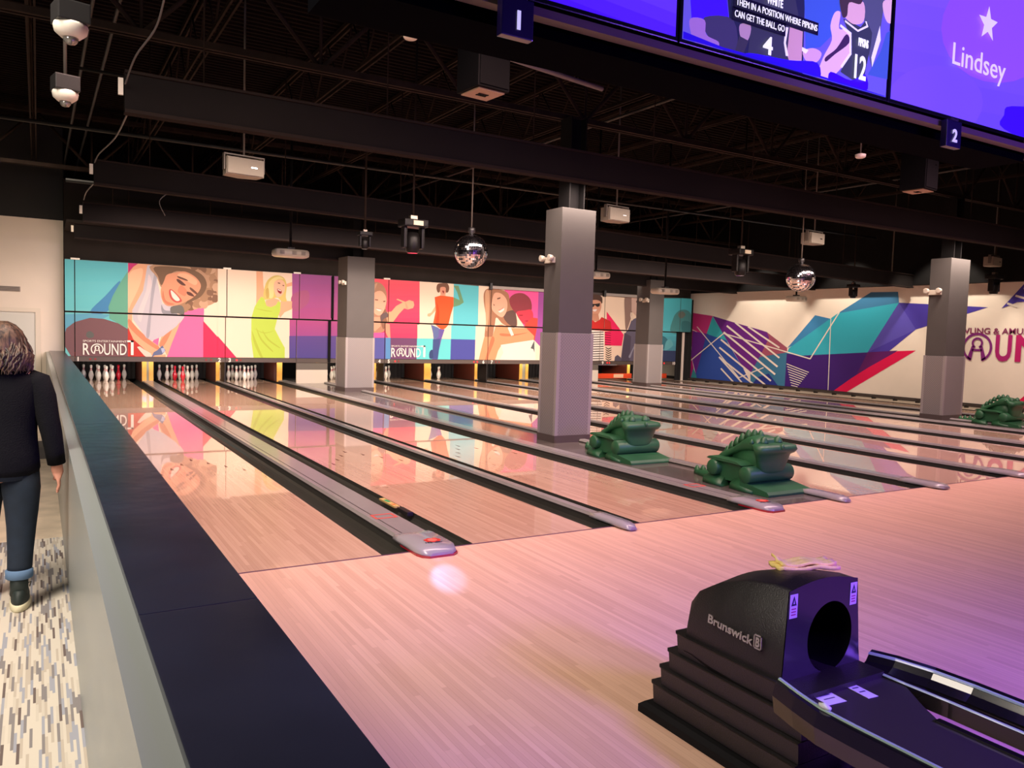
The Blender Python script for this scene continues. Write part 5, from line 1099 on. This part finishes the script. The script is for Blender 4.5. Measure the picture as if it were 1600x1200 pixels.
# ------------------------------------------------------------------ dragon ball ramps
gm = mat('dragon_green', (36, 88, 54), .45, var=.12, scale=6)
def dragon(loc, label):
    """front faces -y, tail to +y; width about .62, length 1.0, height .56"""
    t = empty('dragon_ramp', loc, label, 'ball ramp', 'green dragon ball ramps')
    # one arched body: neck and back, section = rounded rectangle, swept along an arch in the y-z plane
    def rr(cx, cy, cz, wx, wy, wz, tilt, n=20, pw=.55):
        out = []
        for k in range(n):
            a = 2*PI*k/n; u = wx*math.copysign(abs(math.cos(a))**pw, math.cos(a)); v = wz*math.copysign(abs(math.sin(a))**pw, math.sin(a))
            out.append((cx+u, cy+v*math.sin(tilt), cz+v*math.cos(tilt)))
        return out
    b = B(); secs = []
    for y, z, wx, h, tl_ in ((.42, .16, .15, .10, .0), (.36, .22, .16, .12, -.3), (.30, .27, .165, .12, -.6), (.22, .325, .165, .12, -.75), (.13, .385, .16, .11, -.7), (.04, .435, .155, .10, -.5), (-.05, .455, .155, .085, -.15), (-.13, .455, .165, .075, .1), (-.20, .44, .19, .065, .3)):
        secs.append(rr(0, y, z, wx, 0, h, tl_))
    b.loft(secs, gm, True); b.build('body', t)
    b = B(); secs = []
    # front slab: face and snout hanging to the roller, narrowing downward
    for z, hw, y, th in ((.475, .20, -.19, .06), (.46, .265, -.235, .095), (.42, .272, -.26, .085), (.385, .262, -.245, .07), (.365, .235, -.225, .05), (.28, .205, -.215, .045), (.20, .165, -.21, .04), (.17, .13, -.21, .03)):
        secs.append([(hw*math.copysign(abs(math.cos(a))**.6, math.cos(a)), y+th*math.copysign(abs(math.sin(a))**.6, math.sin(a)), z) for a in [2*PI*k/24 for k in range(24)]])
    b.loft(secs, gm, True); b.build('head', t)
    for s in (-1, 1):
        b = B(); b.lathe([(.0001, .075), (.028, .055), (.044, .02), (.048, 0)], gm, 14, (s*.10, -.19, .47)); b.build('eye_ridge', t)
        b = B(); b.lathe([(.0001, .05), (.015, .03), (.03, 0)], gm, 10, (s*.205, -.13, .465)); b.build('horn', t)
        b = B(); b.loft([[(s*.18, .42, .0), (s*.30, .42, .0), (s*.30, .42, .05), (s*.19, .42, .10)], [(s*.18, .28, .0), (s*.325, .25, .0), (s*.315, .26, .045), (s*.2, .30, .16)], [(s*.18, .16, .0), (s*.33, .12, .0), (s*.32, .14, .03), (s*.22, .18, .1)]], gm, True); b.build('rear_foot', t)
        b = B(); b.loft([[(s*.18, .05, .0), (s*.30, .05, .0), (s*.29, .05, .05), (s*.19, .05, .12)], [(s*.18, -.10, .0), (s*.325, -.12, .0), (s*.315, -.1, .05), (s*.2, -.08, .16)], [(s*.18, -.25, .0), (s*.33, -.28, .0), (s*.32, -.27, .025), (s*.22, -.24, .05)]], gm, True); b.build('front_foot', t)
    # nostril knob
    b = B(); b.lathe([(.0001, .03), (.018, .02), (.024, -.02), (.0001, -.035)], gm, 12, (0, -.335, .452)); b.build('nose_knob', t)
    # side panels between the rollers with ledge on top
    b = B(); b.prism([(-.24, -.12, .06), (-.24, .36, .06), (-.24, .40, .14), (-.24, .36, .275), (-.24, .05, .275), (-.24, -.12, .18)], (.48, 0, 0), gm); b.build('trunk', t)
    b = B(); b.loft([[(-w_, y, .1), (-w_, y, h), (w_, y, h), (w_, y, .1)] for w_, y, h in ((.10, -.2, .40), (.125, -.1, .44), (.125, .05, .42), (.11, .2, .34))], gm, True); b.build('neck', t)
    b = B(); b.prism([(-.295, -.10, .245), (-.295, -.02, .275), (-.295, .34, .285), (-.295, .385, .262), (-.295, .34, .255), (-.295, .0, .25)], (.59, 0, 0), gm); b.build('side_ledge', t)
    for y, z, r, hw in ((-.16, .165, .085, .318), (.285, .175, .080, .315)):
        b = B(); b.lathe([(.0001, -hw), (r*.86, -hw), (r, -hw+.014), (r, hw-.014), (r*.86, hw), (.0001, hw)], gm, 28, (0, y, z), 'x'); b.build('cross_roller', t)
    b = B(); b.prism([(-.31, -.10, .0), (-.31, -.10, .11), (-.31, -.20, .085), (-.31, -.44, .045), (-.31, -.465, .02), (-.31, -.465, .0)], (.62, 0, 0), gm); b.build('base_plate', t)
    def spike(x, y, z, s=1): b = B(); b.lathe([(.036*s, -.03*s), (.030*s, .005*s), (.014*s, .032*s), (.0001, .042*s)], gm, 10, (x, y, z), sx=.75); b.build('spike', t)
    for y, z in ((.375, .315), (.315, .375), (.25, .425), (.18, .475), (.10, .52), (.02, .535), (-.06, .532)): spike(0, y, z, 1.35)
    b = B(); b.loft([[(-w_, y, 0.0), (-w_*.8, y, h), (w_*.8, y, h), (w_, y, 0.0)] for w_, y, h in ((.15, .42, .10), (.12, .55, .075), (.07, .72, .055), (.02, .84, .03))], gm, True); b.build('tail', t)
    for y, z in ((.52, .08), (.62, .07), (.72, .06), (.81, .045)): spike(0, y, z, 1.2)
    return t
dr = dragon((4.30, .72, .006), 'green plastic dragon ball ramp on the column island, nearest to the approach')
dup(dr, (4.24, 2.68, .006), 'green plastic dragon ball ramp on the column island, just in front of the large column')
dup(dr, (13.95, 3.3, .006), 'green plastic dragon ball ramp at the right edge in front of the mural', 0)

# ------------------------------------------------------------------ person walking away on the carpet
PX, PY, Z0 = -2.125, .42, -.15
def skin_obj(name, nodes, edges, m, parent=None, sub=2, root=0, smoothsub=True):
    me = bpy.data.meshes.new(name); me.from_pydata([n[0] for n in nodes], edges, []); me.materials.append(m)
    o = bpy.data.objects.new(name, me); C.objects.link(o)
    sk = o.modifiers.new('skin', 'SKIN'); sk.use_smooth_shade = True
    lay = me.skin_vertices[0].data if me.skin_vertices else None
    if lay is None:
        bm = bmesh.new(); bm.from_mesh(me); bm.verts.layers.skin.verify(); bm.to_mesh(me); bm.free(); lay = me.skin_vertices[0].data
    for i, n in enumerate(nodes):
        r = n[1]; lay[i].radius = r if isinstance(r, tuple) else (r, r); lay[i].use_root = (i == root)
    s = o.modifiers.new('subdiv', 'SUBSURF'); s.levels = sub; s.render_levels = sub
    if parent: o.parent = parent
    return o
skinm = mat('skin', (214, 150, 128), .5); hairm = bpy.data.materials.new('hair'); hairm.use_nodes = True
nt = hairm.node_tree; bs = nt.nodes['Principled BSDF']; bs.inputs['Roughness'].default_value = .5
tc = nt.nodes.new('ShaderNodeTexCoord'); mp = nt.nodes.new('ShaderNodeMapping'); mp.inputs['Scale'].default_value = (30, 30, 4); nz = nt.nodes.new('ShaderNodeTexNoise'); nz.inputs['Scale'].default_value = 2.2; nz.inputs['Detail'].default_value = 6; nz.inputs['Distortion'].default_value = .6
rp = nt.nodes.new('ShaderNodeValToRGB'); rp.color_ramp.elements[0].position = .35; rp.color_ramp.elements[0].color = tuple(lin(x) for x in (30, 23, 20))+(1,); rp.color_ramp.elements[1].position = .68; rp.color_ramp.elements[1].color = tuple(lin(x) for x in (108, 82, 62))+(1,)
nt.links.new(tc.outputs['Object'], mp.inputs[0]); nt.links.new(mp.outputs[0], nz.inputs['Vector']); nt.links.new(nz.outputs['Fac'], rp.inputs[0]); nt.links.new(rp.outputs[0], bs.inputs['Base Color'])
knit = mat('black_knit', (18, 18, 21), .95, spec=.15, bump=.5, bscale=140); jeans = mat('dark_denim', (20, 33, 50), .85, var=.2, scale=14); cuffm = mat('denim_cuff', (92, 120, 154), .85); bootm = mat('boot_green_black', (34, 44, 42), .6); solem = mat('cream_sole', (216, 208, 176), .6)
P_ = lambda x, y, z: (x, y, z)
# local: x right, y forward (away from the camera), z up from the floor; height about 1.63
nodes = [(P_(0, 0, .86), (.13, .10)), (P_(0, .01, 1.0), (.11, .09)), (P_(0, .0, 1.18), (.13, .09)), (P_(0, -.01, 1.30), (.12, .08)), (P_(0, 0, 1.37), (.05, .05)), (P_(0, .02, 1.44), (.055, .06)), (P_(0, .03, 1.52), (.078, .09)), (P_(0, .025, 1.585), (.06, .07)),
         (P_(.155, -.01, 1.305), .055), (P_(.228, -.03, 1.05), .042), (P_(.256, -.015, .87), .030), (P_(.266, .0, .79), (.024, .034)),
         (P_(-.155, -.01, 1.305), .055), (P_(-.21, .05, 1.06), .042), (P_(-.215, .16, .90), .030), (P_(-.213, .20, .83), (.024, .034)),
         (P_(.085, 0, .78), .085), (P_(.085, -.02, .46), .055), (P_(.075, -.06, .11), .036), (P_(.078, .06, .045), (.035, .03)),
         (P_(-.085, .02, .78), .085), (P_(-.11, .20, .47), .055), (P_(-.115, .22, .12), .036), (P_(-.115, .33, .06), (.035, .03)),
         (P_(.270, .012, .735), (.019, .034)), (P_(-.211, .235, .78), (.019, .034))]
edges = [(0, 1), (1, 2), (2, 3), (3, 4), (4, 5), (5, 6), (6, 7), (3, 8), (8, 9), (9, 10), (10, 11), (3, 12), (12, 13), (13, 14), (14, 15), (0, 16), (16, 17), (17, 18), (18, 19), (0, 20), (20, 21), (21, 22), (22, 23), (11, 24), (15, 25)]
def fingers(base, side, palm, dirv):
    k = len(nodes)
    for i, (dy, ln) in enumerate(((-.028, .055), (-.010, .068), (.009, .066), (.027, .052))):
        b0 = Vector(palm)+Vector((0, dy, -.01)); p1 = b0+Vector((.004*side, .002, -ln*.55)); p2 = p1+Vector((-.012*side, .004, -ln*.6))
        nodes.append((tuple(b0), .0095)); nodes.append((tuple(p1), .0085)); nodes.append((tuple(p2), .007)); q = len(nodes)
        edges.extend([(base, q-3), (q-3, q-2), (q-2, q-1)])
    b0 = Vector(palm)+Vector((-.006*side, .036, .035)); p1 = b0+Vector((-.012*side, .022, -.03)); p2 = p1+Vector((-.006*side, .006, -.03))
    nodes.append((tuple(b0), .011)); nodes.append((tuple(p1), .0095)); nodes.append((tuple(p2), .008)); q = len(nodes); edges.extend([(base, q-3), (q-3, q-2), (q-2, q-1)])
fingers(24, 1, (.272, .014, .725), 0); fingers(25, -1, (-.210, .24, .77), 0)
person = skin_obj('person', nodes, edges, skinm); person.location = (PX, PY, Z0); person.rotation_euler = (0, 0, -.06)
tag(person, 'person with shoulder-length wavy hair walking away in black sweater, jeans and dark boots', 'person')
b = B(); b.lathe([(.0001, -.03), (.012, -.01), (.008, .02), (.0001, .03)], skinm, 8, (0, .125, 1.49), sx=.8); b.build('nose', person)
for s in (-1, 1): b = B(); b.lathe([(.0001, -.03), (.016, -.012), (.018, .012), (.0001, .03)], skinm, 10, (s*.078, .03, 1.5), sx=.5); b.build('ear', person)
# jumper: loft of ellipses for the trunk plus sleeves
def ell(cx, cy, z, rx, ry, n=28, wob=0, ph=0): return [(cx+(rx+wob*math.sin(5*a+ph))*math.cos(a), cy+(ry+wob*math.cos(4*a+ph))*math.sin(a), z) for a in [2*PI*k/n for k in range(n)]]
b = B(); secs = [ell(0, 0, z, rx, ry, wob=wb, ph=z*20) for z, rx, ry, wb in ((.765, .172, .135, .004), (.80, .185, .145, .004), (.90, .178, .14, .005), (1.0, .165, .13, .006), (1.1, .172, .13, .006), (1.2, .19, .128, .005), (1.28, .198, .12, .003), (1.325, .185, .105, .002), (1.355, .13, .085, 0), (1.375, .075, .068, 0), (1.40, .06, .06, 0))]
b.loft(secs, knit, True); sw = b.build('sweater', person)
b = B()
for s, pts in ((1, [(.13, -.005, 1.30), (.175, -.01, 1.285), (.202, -.02, 1.20), (.224, -.03, 1.08), (.240, -.03, 1.0), (.254, -.02, .90), (.264, -.005, .815)]), (-1, [(-.13, -.005, 1.30), (-.175, -.005, 1.285), (-.20, .01, 1.20), (-.215, .05, 1.08), (-.22, .10, 1.0), (-.22, .155, .91), (-.217, .19, .845)])):
    b.tube(pts, [.062, .070, .066, .058, .055, .050, .047], knit, 18)
b.build('sleeves', sw)
b = B()
b.loft([ell(0, 0, .74, .16, .125), ell(0, 0, .80, .168, .13), ell(0, 0, .88, .165, .128)], jeans, True)
b.tube([(.08, 0, .80), (.088, -.005, .68), (.09, -.012, .56), (.088, -.02, .46), (.084, -.035, .34), (.080, -.05, .24), (.078, -.055, .215)], [.098, .097, .084, .074, .066, .062, .06], jeans, 24)
b.tube([(-.08, .0, .80), (-.095, .07, .68), (-.105, .14, .56), (-.11, .19, .47), (-.115, .20, .34), (-.115, .215, .24), (-.115, .215, .215)], [.098, .097, .084, .074, .066, .062, .06], jeans, 24)
jn = b.build('jeans', person)
for x, y in ((.078, -.055), (-.115, .215)): b = B(); b.loft([ell(x, y, z, r, r) for z, r in ((.175, .063), (.18, .069), (.222, .070), (.228, .062))], cuffm, True); b.build('rolled_cuff', jn)
for x, y in ((.078, -.06), (-.115, .21)):
    b = B(); b.tube([(x, y-.005, .20), (x, y-.005, .12), (x, y+.01, .085)], [.046, .045, .05], bootm, 18)
    b.loft([[(x+.046*s_*math.cos(a), y+.05+yo+.135*sy_*math.sin(a), z) for a in [2*PI*k/24 for k in range(24)]] for z, s_, sy_, yo in ((.03, 1, 1, 0), (.06, 1, 1, 0), (.09, .9, .86, -.012), (.115, .75, .6, -.03))], bootm, True)
    bo = b.build('boot', person)
    b = B(); b.loft([[(x+.052*s_*math.cos(a), y+.05+.145*s_*math.sin(a), z) for a in [2*PI*k/24 for k in range(24)]] for z, s_ in ((.0, .95), (.008, 1), (.035, 1), (.04, .95))], solem, True); b.build('sole', bo)
    b = B(); b.tube([(x+.04, y+.0, .14), (x+.058, y-.0, .15), (x+.05, y, .12)], .003, bootm, 5); b.build('lace', bo)
# hair: full wavy mass with strands
b = B(); rnd = random.Random(11); secs = []
for z, rx, ry, cy in ((1.36, .085, .055, -.05), (1.37, .125, .09, -.035), (1.395, .142, .115, -.02), (1.43, .138, .125, -.005), (1.48, .128, .128, .0), (1.53, .118, .125, .005), (1.575, .10, .11, .01), (1.61, .07, .08, .015), (1.63, .03, .035, .02)):
    n = 60; ph = rnd.random()*6; secs.append([(rx*(1+.05*math.sin(9*a+z*22)+.025*math.sin(23*a+z*60))*math.cos(a), cy+ry*(1+.05*math.cos(8*a+z*25))*math.sin(a), z+(.012*math.sin(11*a) if z < 1.36 else 0)) for a in [2*PI*k/n for k in range(n)]])
b.loft(secs, hairm, True)
for k in range(260):
    a = rnd.uniform(PI*.95, PI*2.05) if k % 4 else rnd.uniform(0, 2*PI); r0 = .10+.02*rnd.random(); pts = []; z = 1.60-rnd.random()*.12; ph = rnd.random()*6; ln = z-(1.335+rnd.random()*.06)
    if 0.25 < (a % (2*PI)) < PI-.25: continue
    for j in range(9):
        f = j/8; zz = z-ln*f; rr0 = .075+.075*min(1, f*1.6)-.03*max(0, f-.75); rr0 *= 1.0+.05*math.sin(f*9+ph)
        aa = a+.09*math.sin(f*10+ph); pts.append((rr0*math.cos(aa)*.98, .0-.01*f+rr0*.9*math.sin(aa), zz))
    b.tube(pts, [.004, .006, .007, .007, .007, .007, .006, .005, .002], hairm, 5, False)
b.build('hair', person)
